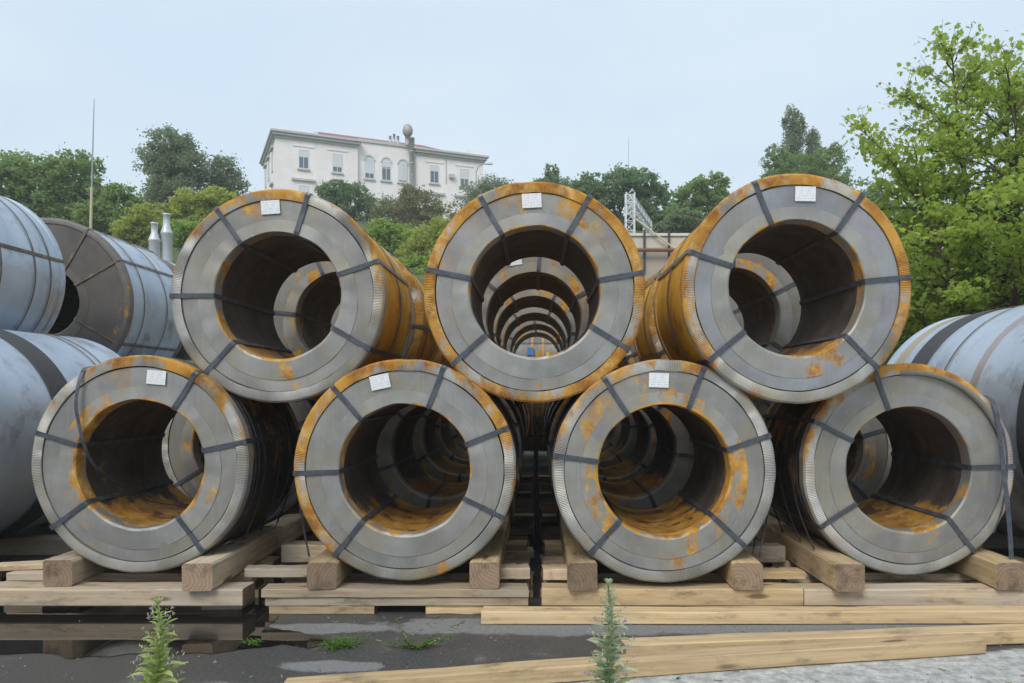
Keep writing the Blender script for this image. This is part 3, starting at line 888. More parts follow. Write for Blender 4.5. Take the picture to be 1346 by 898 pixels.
def coil_meshes(ro, ri, ln, seed, ribs=400, w2=0.0155, hw=0.012):
    """the shapes of one wrapped coil: axis along Y, front face at y = 0"""
    d = {}
    we = 0.066
    def ring_fn(j, k, a, r, y):
        cr_ = max(0.12, min(1.25, 0.75 + 1.5 * mnoise.noise(Vector((math.cos(a) * 4, math.sin(a) * 4, seed * 1.7)))))
        rib = (0.0035 if k % 2 else -0.0015) * cr_
        dent = wob(a, seed, 0.006, 1.6) + wob(a, seed + 3, 0.003, 6.0) - max(0.0, wob(a, seed + 13, 0.016, 4.5) - 0.006)
        lip = abs(wob(a, seed + 8, 0.012, 9.0)) if j >= 4 else 0
        return r + (dent if j > 0 else 0) + (rib * 0.6 if j in (3, 4) else 0), y - (rib if j in (1, 2, 3) else 0) - lip * 0.2 + wob(a, seed + 1, 0.004, 3.0)
    d['ring'] = lathe_y('outer_edge_ring', [(ro - we, 0.035), (ro - we, -0.010), (ro - we * 0.5, -0.013), (ro - 0.008, -0.007), (ro + 0.004, 0.006), (ro + 0.005, 0.085), (ro - 0.004, 0.087)], ribs * 2, ring_fn)
    d['plate'] = lathe_y('face_plate', [(ro - we - 0.006, 0.03), (ro - we - 0.006, 0.0), (ro - we - 0.05, -0.001), (0.5 * (ro + ri), -0.0005), (ri + 0.08, -0.001), (ri + 0.02, 0.0)], 128,
                         lambda j, k, a, r, y: (r + wob(a, seed + 4, 0.004, 2.0) * (j < 2), y + wob(a, seed + j, 0.003, 3.0)))
    def inner_fn(j, k, a, r, y):
        return r + wob(a, seed + 20, 0.006, 3.0) * (1 if j > 2 else 0.3), y + wob(a, seed + 21, 0.005, 5.0) * (1 if 1 <= j <= 4 else 0.2)
    cz = [-0.028, -0.028, -0.018, -0.006, 0, 0, 0]
    d['inner'] = lathe_y('inner_edge_ring', [(ri + 0.108, 0.0), (ri + 0.106, -0.004), (ri + 0.05, -0.006), (ri + 0.007, -0.008), (ri - 0.003, -0.001), (ri - 0.006, 0.02), (ri - 0.006, 0.11)], 160, inner_fn, cz)
    ny = 9
    prof = [(ro - 0.002, 0.03 + (ln - 0.06) * k / (ny - 1)) for k in range(ny)]
    d['shell'] = lathe_y('shell', prof, 128, lambda j, k, a, r, y: (r + 0.004 * mnoise.noise(Vector((math.cos(a) * 3, y * 3, math.sin(a) * 3 + seed))) - (0.006 * ((k / 128.0 * 1.0) % 1.0)), y))
    d['bore'] = lathe_y('bore_liner', [(ri, 0.02 + (ln - 0.02) * k / 6) for k in range(7)], 112, lambda j, k, a, r, y: (r + 0.004 * mnoise.noise(Vector((math.cos(a) * 2, y * 2, math.sin(a) * 2 + seed))), y))
    d['rear'] = lathe_y('rear_face', [(ri + 0.002, ln), (ri + 0.1, ln + 0.008), (ro - we, ln + 0.004), (ro - 0.01, ln + 0.01), (ro + 0.004, ln - 0.005), (ro + 0.004, ln - 0.08), (ro - 0.006, ln - 0.082)], 128)
    d['rear_inner'] = None
    # one strap lying at angle 0, closed loop over face, bore, rear and barrel
    th = 0.0035
    ro2, ri2, y0, y1 = ro + 0.010, ri - 0.0115, -0.0195, ln + 0.016
    path = [(ro2, y1 - 0.02), (ro2 + 0.0015, ln * 0.5), (ro2, 0.02), (ro2 - 0.004, y0 + 0.004), (ro2 - 0.02, y0), (0.5 * (ro + ri), y0 + 0.008), (ri2 + 0.03, y0), (ri2 + 0.006, y0 + 0.004), (ri2, 0.02), (ri2 + 0.001, ln * 0.5), (ri2, y1 - 0.02), (ri2 + 0.01, y1), (ro2 - 0.02, y1)]
    n = len(path)
    cr_, cy_ = 0.5 * (ro + ri), ln / 2
    V, Fc = [], []
    for (r, y) in path:
        # inside offset: towards the steel
        r_in = r - th if r > cr_ + 0.05 else (r + th if r < cr_ - 0.05 else r)
        y_in = y + th if y < 0 else (y - th if y > ln else y)
        V += [(r, y, -w2), (r, y, w2), (r_in, y_in, w2), (r_in, y_in, -w2)]
    for i in range(n):
        j = (i + 1) % n
        for a, b in ((0, 1), (1, 2), (2, 3), (3, 0)):
            Fc.append((i * 4 + a, i * 4 + b, j * 4 + b, j * 4 + a))
    d['strap'] = mesh('strap', V, Fc)
    d['hoop'] = lathe_y('hoop', [(ro + 0.003, -hw), (ro + 0.0075, -hw), (ro + 0.0075, hw), (ro + 0.003, hw)], 128)
    return d

strap_m = NT('strap_steel')
strap_m.set(strap_m.mix(strap_m.step(strap_m.noise(14, 5, 0.65), 0.35, 0.7), (0.05, 0.058, 0.072), (0.11, 0.12, 0.14)), 0.42, 0.35)
strap_m = strap_m.m
strapb_m = NT('strap_brown')
strapb_m.set(strapb_m.mix(strapb_m.step(strapb_m.noise(9, 5, 0.65), 0.35, 0.7), (0.10, 0.075, 0.055), (0.24, 0.19, 0.14)), 0.6, 0.3)
strapb_m = strapb_m.m
lab = NT('paper_label')
lv = lab.xyz()
txt = lab.noise(1.0, 2, 0.5, lab.mapv((120, 1, 26)))
lines = lab.step(lab.math('SINE', lab.math('MULTIPLY', lv[2], 420)), 0.0, 0.6)
lf = lab.math('MULTIPLY', lab.step(txt, 0.46, 0.58), lines)
label_m = lab.set(lab.mix(lab.math('MULTIPLY', lf, 0.55), (0.72, 0.74, 0.75), (0.33, 0.35, 0.38)), 0.6)
label_me = MB()
nl = 6
for i in range(nl):
    x0, x1 = -0.062 + 0.124 * i / nl, -0.062 + 0.124 * (i + 1) / nl
    b0, b1 = 0.004 * math.sin(i * 1.3), 0.004 * math.sin((i + 1) * 1.3)
    label_me.add([(x0, -0.004 - abs(b0), -0.045), (x1, -0.004 - abs(b1), -0.045), (x1, -0.004 - abs(b1), 0.045), (x0, -0.004 - abs(b0), 0.045),
                  (x0, 0, -0.045), (x1, 0, -0.045), (x1, 0, 0.045), (x0, 0, 0.045)], [(0, 1, 2, 3), (4, 7, 6, 5), (0, 4, 5, 1), (3, 2, 6, 7)])
label_me = label_me.mesh('label')

G = (0.265, 0.262, 0.252)
RG = (0.38, 0.375, 0.36)
# column: centre x, z, front y, scale, strap angles, label (x, z, turn), rust settings
COLS = {
 'top_left':   dict(x=-1.705, z=2.030, y=5.25, s=1.0, st=[73, 125, 19, 180, 227, -30], lab=(-0.044, 0.58, 4),
                    ring=(-0.26, 0.40, [(0.1, 0.72, 0.25, 0.12)]), plate=(-0.30, 0.0, [(-0.17, 0.56, 0.16, 0.55), (0.12, -0.60, 0.05, 0.5), (0.30, -0.47, 0.1, 0.35), (-0.3, -0.5, 0.2, 0.15)]),
                    inner=(-0.26, -0.25, [(0.1, -0.5, 0.15, 0.2)]), barrel=(1.0, 0.1), bore=0.02),
 'top_mid':    dict(x=-0.014, z=2.035, y=5.07, s=1.0, st=[60, 120, 10, 168.5, 221.4, -31.6], lab=(-0.02, 0.575, 3),
                    ring=(0.17, 0.10, []), plate=(-0.24, 0.15, [(-0.12, 0.56, 0.16, 0.42), (0.22, 0.53, 0.18, 0.45), (0.37, 0.42, 0.16, 0.3), (0.02, -0.6, 0.05, 0.4)]),
                    inner=(-0.30, 0.0, []), barrel=(0.9, 0.1), bore=0.04),
 'top_right':  dict(x=1.615, z=2.045, y=4.97, s=1.014, st=[112, 55, 5.5, 161.5, 219.5, -45], lab=(0.05, 0.575, -1),
                    ring=(-0.02, 0.24, [(-0.62, 0.0, 0.5, 0.12), (0.7, 0.0, 0.5, 0.2)]), plate=(-0.42, 0.0, []),
                    inner=(-0.24, -0.1, [(0.2, -0.42, 0.2, 0.3)]), barrel=(1.0, 0.1), bore=0.0),
 'low_first':  dict(x=-2.57, z=0.932, y=5.17, s=1.0, st=[58, 12, 163, 216, -54], lab=(0.11, 0.56, -5),
                    ring=(-0.22, 0.40, []), plate=(-0.30, 0.14, [(-0.2, 0.52, 0.28, 0.3), (-0.55, 0.1, 0.15, 0.2)]),
                    inner=(-0.22, 0.1, [(-0.42, 0.15, 0.2, 0.3), (0.4, -0.25, 0.25, 0.3)]), barrel=(-0.10, 0.1), bore=0.16),
 'low_second': dict(x=-0.84, z=0.907, y=5.07, s=1.0, st=[131, 69, 22, 182, 231, -26], lab=(-0.155, 0.555, 12),
                    ring=(-0.06, 0.28, [(-0.65, 0.0, 0.55, 0.32), (0.55, 0.4, 0.4, 0.15)]), plate=(-0.36, 0.05, [(-0.42, -0.42, 0.14, 0.25), (0.0, 0.6, 0.2, 0.12)]),
                    inner=(-0.34, 0.0, []), barrel=(-0.05, 0.1), bore=0.08),
 'low_third':  dict(x=0.80, z=0.902, y=5.03, s=1.0, st=[123, 69, 18.6, 172, 228, -43], lab=(-0.035, 0.57, -2),
                    ring=(-0.34, 0.42, []), plate=(-0.28, 0.06, [(-0.42, 0.38, 0.18, 0.5), (-0.5, 0.22, 0.12, 0.4), (0.05, -0.56, 0.12, 0.5), (-0.15, 0.56, 0.15, 0.28)]),
                    inner=(-0.06, -0.12, [(0.45, -0.08, 0.25, 0.3), (-0.4, -0.2, 0.3, 0.25)]), barrel=(-0.10, 0.1), bore=0.10),
 'low_fourth': dict(x=2.44, z=0.890, y=5.25, s=0.986, st=[109, 153, 213, -51.5, 1.7], lab=None,
                    ring=(-0.10, 0.36, [(0.1, 0.66, 0.4, 0.25)]), plate=(-0.36, 0.0, [(0.0, -0.56, 0.1, 0.35), (0.45, -0.32, 0.12, 0.3)]),
                    inner=(-0.38, -0.1, []), barrel=(-0.08, 0.1), bore=0.12),
}
WHERE = {'top_left': 'left end of the upper row', 'top_mid': 'middle of the upper row', 'top_right': 'right end of the upper row',
         'low_first': 'left end of the lower row', 'low_second': 'lower row, second from left', 'low_third': 'lower row, third from left', 'low_fourth': 'right end of the lower row'}
LOOK = {'top_left': 'grey steel coil with bright orange barrel', 'top_mid': 'steel coil with orange rim all round', 'top_right': 'largest steel coil, orange rim and barrel, plain grey face',
        'low_first': 'steel coil with a slack strap hanging across its bore', 'low_second': 'steel coil with tilted label and rusty left rim',
        'low_third': 'pale-rimmed steel coil with rust patch at upper left', 'low_fourth': 'unlabelled steel coil with a strap dangling to the timber'}
ORD = ['front', 'second', 'third', 'fourth', 'fifth', 'sixth']

def make_coil(name, M, mats, loc, straps, label_at=None, scale=1.0, hoops=(), strapmat=None, rot=(0, 0, 0), detail=2):
    t = empty(name, loc, rot, scale)
    obj('shell', M['shell'], mats['barrel'], t)
    obj('outer_edge_ring', M['ring'], mats['ring'], t)
    obj('face_plate', M['plate'], mats['plate'], t)
    obj('inner_edge_ring', M['inner'], mats['inner'], t)
    obj('bore_liner', M['bore'], mats['bore'], t)
    obj('rear_face', M['rear'], mats['ring'], t)
    for a in straps:
        obj('strap', M['strap'], strapmat or strap_m, t, rot=(0, -R_(a), 0))
    for y in hoops:
        obj('hoop', M['hoop'], strapmat or strap_m, t, loc=(0, y, 0))
    if label_at:
        obj('label', label_me, label_m, t, loc=(label_at[0], -0.007, label_at[1]), rot=(0, -R_(label_at[2]), 0))
    return t

seed = 1
front = {}
back_meshes = coil_meshes(RO, RI, LN, 33, 360)
back_mats = []
for i in range(3):
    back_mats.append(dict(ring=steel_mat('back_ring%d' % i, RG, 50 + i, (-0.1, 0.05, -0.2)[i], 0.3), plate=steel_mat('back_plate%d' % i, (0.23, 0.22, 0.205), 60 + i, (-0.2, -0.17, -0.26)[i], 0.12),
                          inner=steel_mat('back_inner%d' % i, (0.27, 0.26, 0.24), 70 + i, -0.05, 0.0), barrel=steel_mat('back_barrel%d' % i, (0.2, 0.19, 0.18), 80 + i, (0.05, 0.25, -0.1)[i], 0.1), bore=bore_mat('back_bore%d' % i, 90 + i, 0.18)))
orange_back = dict(back_mats[1])
orange_back['barrel'] = steel_mat('back_barrel_orange', (0.2, 0.19, 0.18), 84, 1.0, 0.1, ochre=0.8)
orange_back['ring'] = steel_mat('back_ring_orange', RG, 85, 0.22, 0.25)
ROWS = {'top_mid': [6.95, 8.75, 10.6, 12.45, 14.25], 'low_second': [6.85, 8.65, 10.4, 12.2, 14.1], 'low_third': [6.85, 8.6, 10.4, 12.2, 14.1],
        'top_left': [6.98, 8.75, 10.5], 'top_right': [6.75, 8.55, 10.3], 'low_first': [6.95, 8.7, 10.45], 'low_fourth': [7.0, 8.75, 10.5]}
for key, c in COLS.items():
    seed += 1
    M = coil_meshes(RO, RI, LN, seed)
    mats = dict(
        ring=steel_mat(key + '_ring', RG, seed, c['ring'][0], c['ring'][1], c['ring'][2], streak=0.3, thr=(-0.08, 0.22), lip=(RO - 0.045, RO, 0.16)),
        plate=steel_mat(key + '_plate', G if key != 'top_right' else (0.255, 0.263, 0.282), seed + 20, c['plate'][0], c['plate'][1], c['plate'][2], streak=0.55, thr=(-0.06, 0.34)),
        inner=steel_mat(key + '_inner', (0.285, 0.283, 0.272), seed + 40, c['inner'][0], c['inner'][1], c['inner'][2], streak=0.3, thr=(0.0, 0.2), lip=(RI + 0.02, RI, 0.34)),
        barrel=steel_mat(key + '_barrel', (0.16, 0.155, 0.15) if key[0] == 't' else (0.06, 0.057, 0.055), seed + 60, c['barrel'][0], c['barrel'][1], (), streak=0.6, thr=(-0.05, 0.15), ochre=0.8 if key[0] == 't' else 0.0),  # lower barrels: shade below the upper row is put into a darker base
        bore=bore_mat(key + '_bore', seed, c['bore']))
    hoops = {'low_first': (0.13, 0.20, 0.9), 'low_fourth': (0.14, 0.9), 'top_left': (0.62,), 'top_right': (0.55,)}.get(key, (0.3, 0.9))
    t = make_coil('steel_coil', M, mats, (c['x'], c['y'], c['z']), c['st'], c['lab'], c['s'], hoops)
    tag(t, LOOK[key] + ', ' + WHERE[key], 'steel coil', 'steel coils stacked in two rows')
    front[key] = (t, M, mats)
    for i, y in enumerate(ROWS[key]):
        rr = random.Random(seed * 10 + i)
        a0 = rr.uniform(0, 60)
        lb = (-0.17, 0.52, 8) if (key == 'top_mid' and i == 0) else ((0.02, 0.56, 0) if (i == 2 and key == 'top_mid') else None)
        sa = [a0 + 60 * k for k in range(6)]
        if key == 'top_mid' and i == 0: sa = [85, 142, 28, 200, 250, -25]
        if key == 'low_first' and i == 0: sa = [128, 212, 20, 75, 268, -30]
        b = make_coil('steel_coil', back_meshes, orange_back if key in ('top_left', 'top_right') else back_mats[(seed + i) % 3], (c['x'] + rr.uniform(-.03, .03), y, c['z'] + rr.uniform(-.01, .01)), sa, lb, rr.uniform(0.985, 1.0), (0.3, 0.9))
        tag(b, ORD[i + 1] + ' coil back in its file behind the ' + {'top_left': 'left upper', 'top_mid': 'middle upper', 'top_right': 'right upper', 'low_first': 'first lower', 'low_second': 'second lower', 'low_third': 'third lower', 'low_fourth': 'fourth lower'}[key] + ' coil', 'steel coil', 'steel coils stacked in two rows')

# slack strap of the first lower coil: over the rim, loose across the mouth, trailing into the bore
def ribbon(name, P, w, mat, parent, wdir=(1, 0, 0)):
    P = [Vector(p) for p in P]
    wv = Vector(wdir).normalized() * w / 2
    V, Fc = [], []
    for i, p in enumerate(P):
        d = (P[min(i + 1, len(P) - 1)] - P[max(i - 1, 0)]).normalized()
        nrm = d.cross(wv).normalized() * 0.0015
        V += [p - wv - nrm, p + wv - nrm, p + wv + nrm, p - wv + nrm]
    for i in range(len(P) - 1):
        for a, b in ((0, 1), (1, 2), (2, 3), (3, 0)):
            Fc.append((i * 4 + a, i * 4 + b, i * 4 + 4 + b, i * 4 + 4 + a))
    Fc += [(0, 1, 2, 3), tuple(len(V) - 1 - k for k in range(4))]
    return obj(name, mesh(name, V, Fc), mat, parent)
def spline(P, n=8):
    P = [Vector(p) for p in P]
    Q = []
    for i in range(len(P) - 1):
        p0, p1, p2, p3 = P[max(i - 1, 0)], P[i], P[i + 1], P[min(i + 2, len(P) - 1)]
        for k in range(n):
            t = k / n
            Q.append(0.5 * ((2 * p1) + (p2 - p0) * t + (2 * p0 - 5 * p1 + 4 * p2 - p3) * t * t + (3 * p1 - p0 - 3 * p2 + p3) * t ** 3))
    return Q + [P[-1]]
c1 = front['low_first'][0]
ribbon('strap', spline([(-0.30, 0.5, 0.655), (-0.345, 0.05, 0.632), (-0.365, -0.025, 0.58), (-0.385, -0.05, 0.42), (-0.375, -0.05, 0.30), (-0.34, -0.02, 0.10), (-0.31, 0.10, -0.06), (-0.22, 0.45, -0.28), (-0.10, 0.80, -0.385)]), 0.022, strap_m, c1)
c4 = front['low_fourth'][0]
ribbon('strap', spline([(0.50, 0.30, 0.52), (0.54, 0.05, 0.49), (0.56, -0.04, 0.40), (0.565, -0.10, 0.10), (0.575, -0.16, -0.30), (0.58, -0.19, -0.66)]), 0.03, strap_m, c4)
ribbon('strap', spline([(0.575, 0.02, 0.38), (0.615, -0.035, 0.25), (0.635, -0.04, 0.0), (0.60, -0.045, -0.25), (0.55, -0.03, -0.42)]), 0.012, strap_m, c4)
# peeled lip of the outer ring of the fourth lower coil
V, Fc = [], []
for k in range(25):
    a = R_(20 + 75 * k / 24)
    bul = 0.03 * math.sin(math.pi * k / 24)
    for r, y in ((0.628, -0.012), (0.632, -0.02 - bul), (0.66, -0.024 - bul * 0.8)):
        V.append((r * math.cos(a), y, r * math.sin(a)))
for k in range(24):
    for j in range(2):
        Fc.append((k * 3 + j, k * 3 + 3 + j, k * 3 + 4 + j, k * 3 + 1 + j))
obj('peeled_lip', mesh('peeled_lip', V, Fc, True), front['low_fourth'][2]['plate'], c4)
# tie wires from the barrels down to the timbers
wire_m = plain('tie_wire', (0.03, 0.028, 0.028), 0.6, 0.3)
for cc, side, ys_ in ((c1, 1, (0.30, 0.62, 0.98)), (c4, -1, (0.22, 0.5, 0.9)), (front['low_second'][0], -1, (0.12,)), (front['low_third'][0], 1, (0.15, 0.3))):
    for y in ys_:
        MB().tube(spline([(side * 0.66, y, 0.25), (side * 0.712, y - 0.01, 0.0), (side * 0.68, y - 0.05, -0.28), (side * 0.60, y - 0.14, -0.55)], 5), 0.0065, 5).build('tie_wire', wire_m, cc)

# ------------------------------------------------------------------ the far end of the middle files: coils lying crosswise
cross_bar = steel_mat('cross_barrel', (0.17, 0.17, 0.172), 120, -0.1, 0.0)
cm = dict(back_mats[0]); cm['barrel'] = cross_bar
orange_m = plain('orange_band', (0.48, 0.22, 0.05), 0.6, 0.1, 0.2, 6)
for i, (x, y, z, lbl) in enumerate(((-0.6, 17.1, 2.05, 'crosswise grey coil with orange bands at the far end of the middle files, on top'),
                                  (-0.6, 16.37, 0.88, 'nearer of the two crosswise coils on the ground at the far end'), (-0.6, 17.83, 0.88, 'farther of the two crosswise coils on the ground at the far end'))):
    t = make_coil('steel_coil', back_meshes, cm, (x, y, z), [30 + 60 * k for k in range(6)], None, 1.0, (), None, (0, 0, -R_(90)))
    tag(t, lbl, 'steel coil')
    for yy in (0.50, 0.72):
        obj('band', back_meshes['hoop'], orange_m, t, loc=(0, yy, 0), scale=(1.004, 2.0, 1.004))
    if i == 0:
        MB().box(0.698, 0.72, 0.40, 0.54, 0.1, 0.26).build('blue_label', plain('blue_label_paper', (0.08, 0.20, 0.45)), t, rot=(0, 0, 0))
        MB().box(0.698, 0.722, 0.78, 0.85, -0.02, 0.16).build('yellow_label', plain('yellow_label_paper', (0.6, 0.5, 0.05)), t)

# ------------------------------------------------------------------ big blue-grey coils at both sides
BR, BI = 0.90, 0.40
def blue_mat(name, seed, bands, rustb):
    t = NT(name)
    off = (seed * 2.7, seed * 1.9, seed * 4.4)
    v = t.mapv((1, 1, 1), off)
    X, Y, Z = t.xyz()
    col = t.mix(t.step(t.noise(1.4, 5, 0.6, v), 0.3, 0.7), (0.37, 0.45, 0.55), (0.51, 0.59, 0.69))
    stv = t.noise(1.0, 4, 0.6, t.mapv((0.5, 9, 0.5), off))
    col = t.mix(t.math('MULTIPLY', t.step(stv, 0.5, 0.75), 0.45), col, (0.58, 0.61, 0.64))
    col = t.mix(t.math('MULTIPLY', t.step(t.noise(2.4, 7, 0.72, v), 0.50, 0.72), 0.7), col, (0.16, 0.125, 0.10))
    rn = t.noise(1.0, 5, 0.65, t.mapv((0.9, 4.5, 0.9), (off[2], off[0], off[1])))
    col = t.mix(t.math('MULTIPLY', t.step(t.math('ADD', rn, rustb), 0.50, 0.70), 0.75), col, (0.40, 0.27, 0.10))
    for (y0, wd, c, s) in bands:
        d = t.math('ABSOLUTE', t.math('SUBTRACT', Y, y0))
        d = t.math('ADD', d, t.math('MULTIPLY', t.math('SUBTRACT', t.noise(11, 4, 0.6, v), 0.5), 0.03))
        col = t.mix(t.math('MULTIPLY', t.step(d, wd, wd * 0.85), s), col, c)
    t.bump(t.noise(5, 5, 0.6, v), 0.15, 0.01)
    return t.set(col, t.math('ADD', 0.26, t.math('MULTIPLY', t.noise(3.5, 6, 0.7, v), 0.3)), 0.35)
BLK = (0.035, 0.034, 0.035)
dark_face = dict(ring=steel_mat('dark_ring', (0.14, 0.13, 0.125), 130, -0.25, 0.05, metal=0.2), plate=steel_mat('dark_plate', (0.105, 0.095, 0.09), 131, -0.3, 0.05, metal=0.2),
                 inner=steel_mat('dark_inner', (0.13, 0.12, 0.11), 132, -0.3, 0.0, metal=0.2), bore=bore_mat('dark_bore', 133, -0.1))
def big(loc, r, ln, bands, label, hoops, seed, rustb=-0.06, straps=6, smat=None, a0=20, sa=None):
    M = coil_meshes(r, BI, ln, seed, 60, 0.016, 0.007)
    mats = dict(dark_face); mats['barrel'] = blue_mat('blue_barrel_%d' % seed, seed, bands, rustb)
    mats['ring'] = mats['barrel'] if seed % 2 else dark_face['ring']
    t = make_coil('steel_coil', M, mats, loc, sa or [a0 + 360 / straps * k for k in range(straps)], None, 1.0, hoops, smat or strapb_m)
    return tag(t, label, 'steel coil', 'large blue-grey coils at the sides')
YLW = (0.42, 0.29, 0.10)
big((-5.80, 6.75, 2.56), BR, 1.55, (), 'blue-grey coil at upper left edge, its barrel cut by the frame', (0.55, 1.05, 1.3), 141, a0=12)
big((-5.84, 9.5, 2.47), 1.0, 1.6, (), 'blue-grey coil with dark face and brown straps, upper left behind the edge coil', (0.35, 0.95), 142, sa=[30, 60, 100, 150, 210, 270, 330])
big((-5.80, 11.5, 2.43), 0.96, 1.6, (), 'far blue-grey coil peeping beside the left upper coil', (0.5, 1.0), 144, a0=40)
lowc = big((-4.74, 5.6, 1.05), BR, 2.4, (), 'pale blue coil with wide black band at the lower left edge', (1.75, 1.87), 145, rustb=-0.12, sa=[150, 200, 270])
big((-4.76, 8.3, 0.95), 0.8, 1.7, (), 'blue coil behind the black-banded one at lower left', (0.4, 1.2), 147)
big((-4.76, 10.3, 0.95), 0.8, 1.7, (), 'third blue coil back in the lower left file', (0.4, 1.2), 148)
big((-6.66, 6.75, 1.05), BR, 1.85, (), 'blue coil outermost left on the ground under the edge coil', (0.5, 1.2), 149)
big((-6.92, 9.2, 0.95), 0.8, 1.7, (), 'blue coil outermost left on the ground, second back', (0.5, 1.2), 151)
big((-6.92, 11.3, 0.95), 0.8, 1.7, (), 'blue coil outermost left on the ground, third back', (0.5, 1.2), 152)
big((-4.76, 12.2, 0.95), 0.8, 1.7, (), 'fourth blue coil back in the lower left file', (0.4, 1.2), 153)
rightc = big((4.24, 5.15, 1.15), 0.99, 2.6, ((2.35, 0.10, YLW, 0.75), (0.9, 0.06, (0.33, 0.2, 0.13), 0.6)), 'large pale blue coil with black bands and ochre stain at the right edge', (1.4,), 155, rustb=-0.07, sa=[30, 270, 330])
def wide_band(par, r, y, hw, name='black_band'):
    me = lathe_y(name, [(r + 0.002, y - hw), (r + 0.008, y - hw + 0.004), (r + 0.008, y + hw - 0.004), (r + 0.002, y + hw)], 128)
    return obj(name, me, plain('black_band_' + str(y), (0.045, 0.044, 0.046), 0.6, 0.1, 0.3, 6), par)
wide_band(lowc, BR, 0.95, 0.15)
wide_band(rightc, 0.99, 1.93, 0.15)
wide_band(rightc, 0.99, 0.14, 0.12)
# chalk mark on the black band
V, Fc = [], []
for k in range(7):
    a = R_(14 + 6 * k / 6)
    for y in (0.81, 1.09):
        V.append(((BR + 0.010) * math.cos(a), y, (BR + 0.010) * math.sin(a)))
for k in range(6):
    Fc.append((k * 2, k * 2 + 1, k * 2 + 3, k * 2 + 2))
obj('chalk_mark', mesh('chalk_mark', V, Fc, True), plain('green_chalk', (0.30, 0.34, 0.06), 0.9, 0, 0.5, 20), lowc)

# ------------------------------------------------------------------ timber
wood_new = wood_mat('wood_new', (0.47, 0.32, 0.155), (0.66, 0.48, 0.25), 0.15)
wood_old = wood_mat('wood_old', (0.40, 0.29, 0.175), (0.62, 0.48, 0.31), 0.6)
wood_dark = wood_mat('wood_dark', (0.22, 0.165, 0.115), (0.36, 0.28, 0.20), 0.6)
def timber_mesh(name, L, W, H, seed, ns=10, bow=0.0):
    """sawn timber along X, base at z=0, chamfered edges, uneven faces"""
    rr = random.Random(seed)
    V, Fc = [], []
    c = min(W, H) * 0.07
    sec = [(-W / 2 + c, 0), (W / 2 - c, 0), (W / 2, c), (W / 2, H - c), (W / 2 - c, H), (-W / 2 + c, H), (-W / 2, H - c), (-W / 2, c)]
    e0, e1 = rr.uniform(-.02, .02), rr.uniform(-.02, .02)
    for i in range(ns + 1):
        x = -L / 2 + L * i / ns
        dy = rr.gauss(0, 0.0025) + bow * math.sin(math.pi * i / ns)
        dz = rr.gauss(0, 0.0015)
        for (y, z) in sec:
            ex = (e0 * y / W if i == 0 else (e1 * y / W if i == ns else 0))
            V.append((x + ex, y + dy + rr.gauss(0, .0012), z + (dz if z > H / 2 else 0) + rr.gauss(0, .0012) * (z > H / 2)))
    k = len(sec)
    for i in range(ns):
        for j in range(k):
            Fc.append((i * k + j, (i + 1) * k + j, (i + 1) * k + (j + 1) % k, i * k + (j + 1) % k))
    Fc += [tuple(range(k)), tuple(reversed(range(ns * k, ns * k + k)))]
    return mesh(name, V, Fc)
tseed = [300]
def timber(name, label, cat, c, L, W, H, yaw, mat, group=None, bow=0.0, roll=0.0, pitch=0.0):
    tseed[0] += 1
    o = obj(name, timber_mesh(name, L, W, H, tseed[0], bow=bow), mat, None, c, (roll, pitch, R_(yaw)))
    return tag(o, label, cat, group)

PT = 0.165       # top of the plank layers
# square bearers running back under the coils
bz = PT + 0.001
BH = 0.168
for key, name in (('low_first', 'first'), ('low_second', 'second'), ('low_third', 'third'), ('low_fourth', 'fourth')):
    c = COLS[key]
    rr_ = RO * c['s'] + 0.008
    dx = math.sqrt(max(0.01, rr_ ** 2 - (c['z'] - (bz + BH)) ** 2))
    for side, sn in ((-1, 'left'), (1, 'right')):
        W = 0.183
        y0 = {('low_first', -1): 5.06, ('low_first', 1): 4.94, ('low_second', -1): 4.99, ('low_second', 1): 5.0, ('low_third', -1): 4.96, ('low_third', 1): 4.97, ('low_fourth', -1): 4.93, ('low_fourth', 1): 4.97}[(key, side)]
        yaw = {('low_first', -1): 0.0, ('low_first', 1): 0.0, ('low_fourth', -1): 0.0, ('low_fourth', 1): 0.0}.get((key, side), 0.0)
        L = 3.4
        timber('bearer_timber', 'square timber bearer under the ' + sn + ' side of the ' + name + ' lower coil from left', 'timber',
               (c['x'] + side * (dx + W / 2), y0 + L / 2, bz), L, W, BH, 90 + yaw, wood_old if key == 'low_first' else wood_new, 'bearers under the front coils')
        L2 = 6.0
        timber('bearer_timber', 'rear timber bearer continuing behind the ' + sn + ' bearer of the ' + name + ' lower coil', 'timber',
               (c['x'] + side * (dx + W / 2) + 0.01 * side, y0 + L + 0.15 + L2 / 2, bz), L2, W, BH, 90, wood_old, 'bearers under the rear coils')
# cross planks in two or three layers
LAY = 0.055
def cross(x0, x1, y0, wd, layer, mat, label, yaw=0.0, n=1):
    timber('cross_plank', label, 'plank', ((x0 + x1) / 2, y0 + wd / 2, layer * LAY + 0.0005), x1 - x0, wd, LAY * n - 0.002, yaw, mat, 'cross planks under the bearers')
def layer_name(l): return ('bottom', 'middle', 'top')[l]
# left front: one long pale plank on blocks above the puddle
cross(-4.6, -1.84, 5.00, 0.20, 1, wood_old, 'long pale thick plank above the puddle at lower left', n=2)
for i, x in enumerate((-4.2, -3.1, -2.02)):
    cross(x - 0.13, x + 0.13, 5.12 + 0.08 * (i % 2), 0.22, 0, wood_dark, ('left', 'middle', 'right')[i] + ' packing block under the long plank by the puddle')
